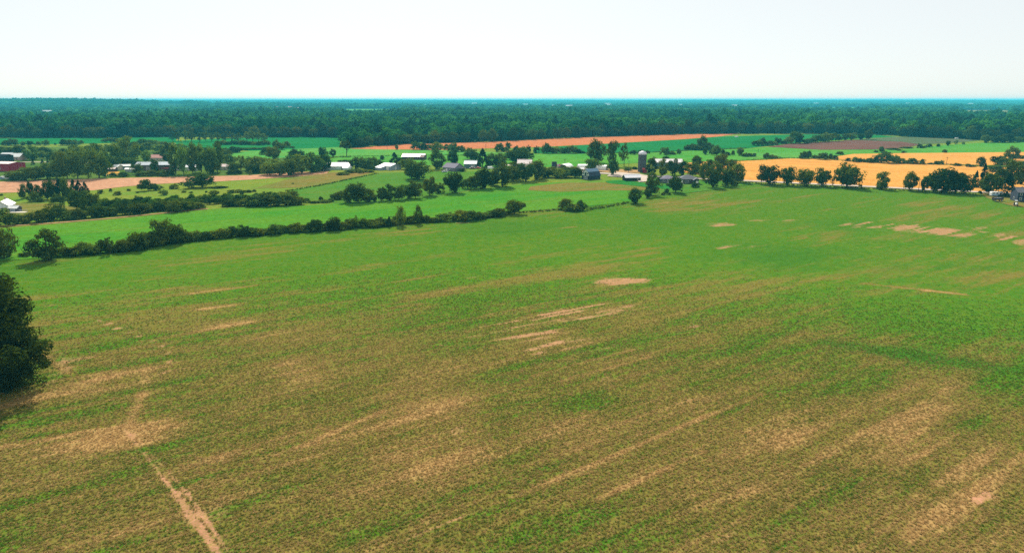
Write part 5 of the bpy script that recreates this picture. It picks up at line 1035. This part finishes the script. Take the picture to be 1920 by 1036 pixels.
n = len(lv); lv += [(p, q + .1, r_) for p, q, r_ in lv]
mesh_obj('maple_leaf', lv, [tuple(range(n)), tuple(range(2 * n - 1, n - 1, -1))] + [(k, (k + 1) % n, n + (k + 1) % n, n + k) for k in range(n)], REDC, wb)

# ------------------------------------------------------------------ crop plants standing in the near field
def tuft(seed, nb, hgt, spread, wid):
    r = np.random.default_rng(seed); V = []; F = []
    for _ in range(nb):
        an = r.random() * 6.283; lean = r.uniform(.15, 1.0); b = np.array([r.normal() * spread * .4, r.normal() * spread * .4, 0]); d = np.array([math.cos(an), math.sin(an), 0]); sd_ = np.array([-d[1], d[0], 0])
        h = hgt * r.uniform(.55, 1.1); mid = b + d * lean * h * .35 + np.array([0, 0, h * .65]); tip = b + d * lean * h * .95 + np.array([0, 0, h * (1 - .35 * lean)]); k = len(V)
        w = wid * r.uniform(.6, 1.3); V += [b - sd_ * w * .5, b + sd_ * w * .5, mid + sd_ * w * .5, mid - sd_ * w * .5, tip]; F += [(k, k + 1, k + 2, k + 3), (k + 3, k + 2, k + 4)]
    me = bpy.data.meshes.new('crop_tuft'); me.from_pydata([tuple(v) for v in V], [], F); me.materials.append(TUFT); return me
TUFT = tuft_mat()
tms = [tuft(400 + k, 11, .24, .22, .050) for k in range(4)]
NT = 230000
rr = np.sqrt(rng.random(NT * 3) * (270.0 ** 2 - 66 ** 2) + 66 ** 2); aa = np.radians(rng.uniform(-41, 41, NT * 3))
keep = rng.random(NT * 3) < np.clip((105 / rr) ** 1.2, .0, 1) * (1 - smooth(135, 268, rr)) ; rr, aa = rr[keep][:NT], aa[keep][:NT]
x = rr * np.sin(aa); y = rr * np.cos(aa); fa = field_attr(x, y)
vv = -x * SR + y * CR
x = x + (np.round(vv / .75) * .75 - vv) * -SR * .2; y = y + (np.round(vv / .75) * .75 - vv) * CR * .2     # drawn towards sown rows
k = (rng.random(len(x)) > np.clip(fa['bare'] * 1.25 - .3, 0, .97))
x, y = x[k], y[k]; tone = (fa['dry'] - .25 * np.clip(fa['lush'], 0, 1))[k] * .85 + rng.normal(scale=.21, size=len(x)) + .02; rr = rr[k]
n = len(x); sc_ = rng.uniform(.65, 1.35, n) * (0.85 + .1 * smooth(120, 260, rr)); z = H(x, y)
rot = np.zeros((n, 3)); rot[:, 2] = rng.uniform(0, 6.28, n)
to = scatter('crop_plants', np.stack([x, y, z], -1), np.stack([sc_, sc_, sc_ * rng.uniform(.8, 1.2, n)], -1), rng.integers(0, 4, n), rot, proto_collection('crop_tuft', tms), {'tone': tone})
tag(to, 'low green and straw coloured crop plants covering the near field', 'crop', kind='stuff')

# ------------------------------------------------------------------ hazy air
hz = mesh_obj('haze', *boxv(-27800, 27800, -27800, 27800, -6, max(CAMH + 3, float((PTS[:, 2] + SCL[:, 2] * 1.02).max()) + 1))); tag(hz, 'thin blue haze over the land', 'haze', kind='stuff')
hm = bpy.data.materials.new('haze_air'); hm.use_nodes = True; nt = hm.node_tree; nt.nodes.remove(nt.nodes['Principled BSDF'])
pv = nt.nodes.new('ShaderNodeVolumePrincipled'); pv.inputs['Color'].default_value = (0.09, 0.72, 0.92, 1); pv.inputs['Density'].default_value = 9.2e-5; pv.inputs['Anisotropy'].default_value = 0.0
nt.links.new(pv.outputs[0], nt.nodes['Material Output'].inputs['Volume']); hz.data.materials.append(hm)
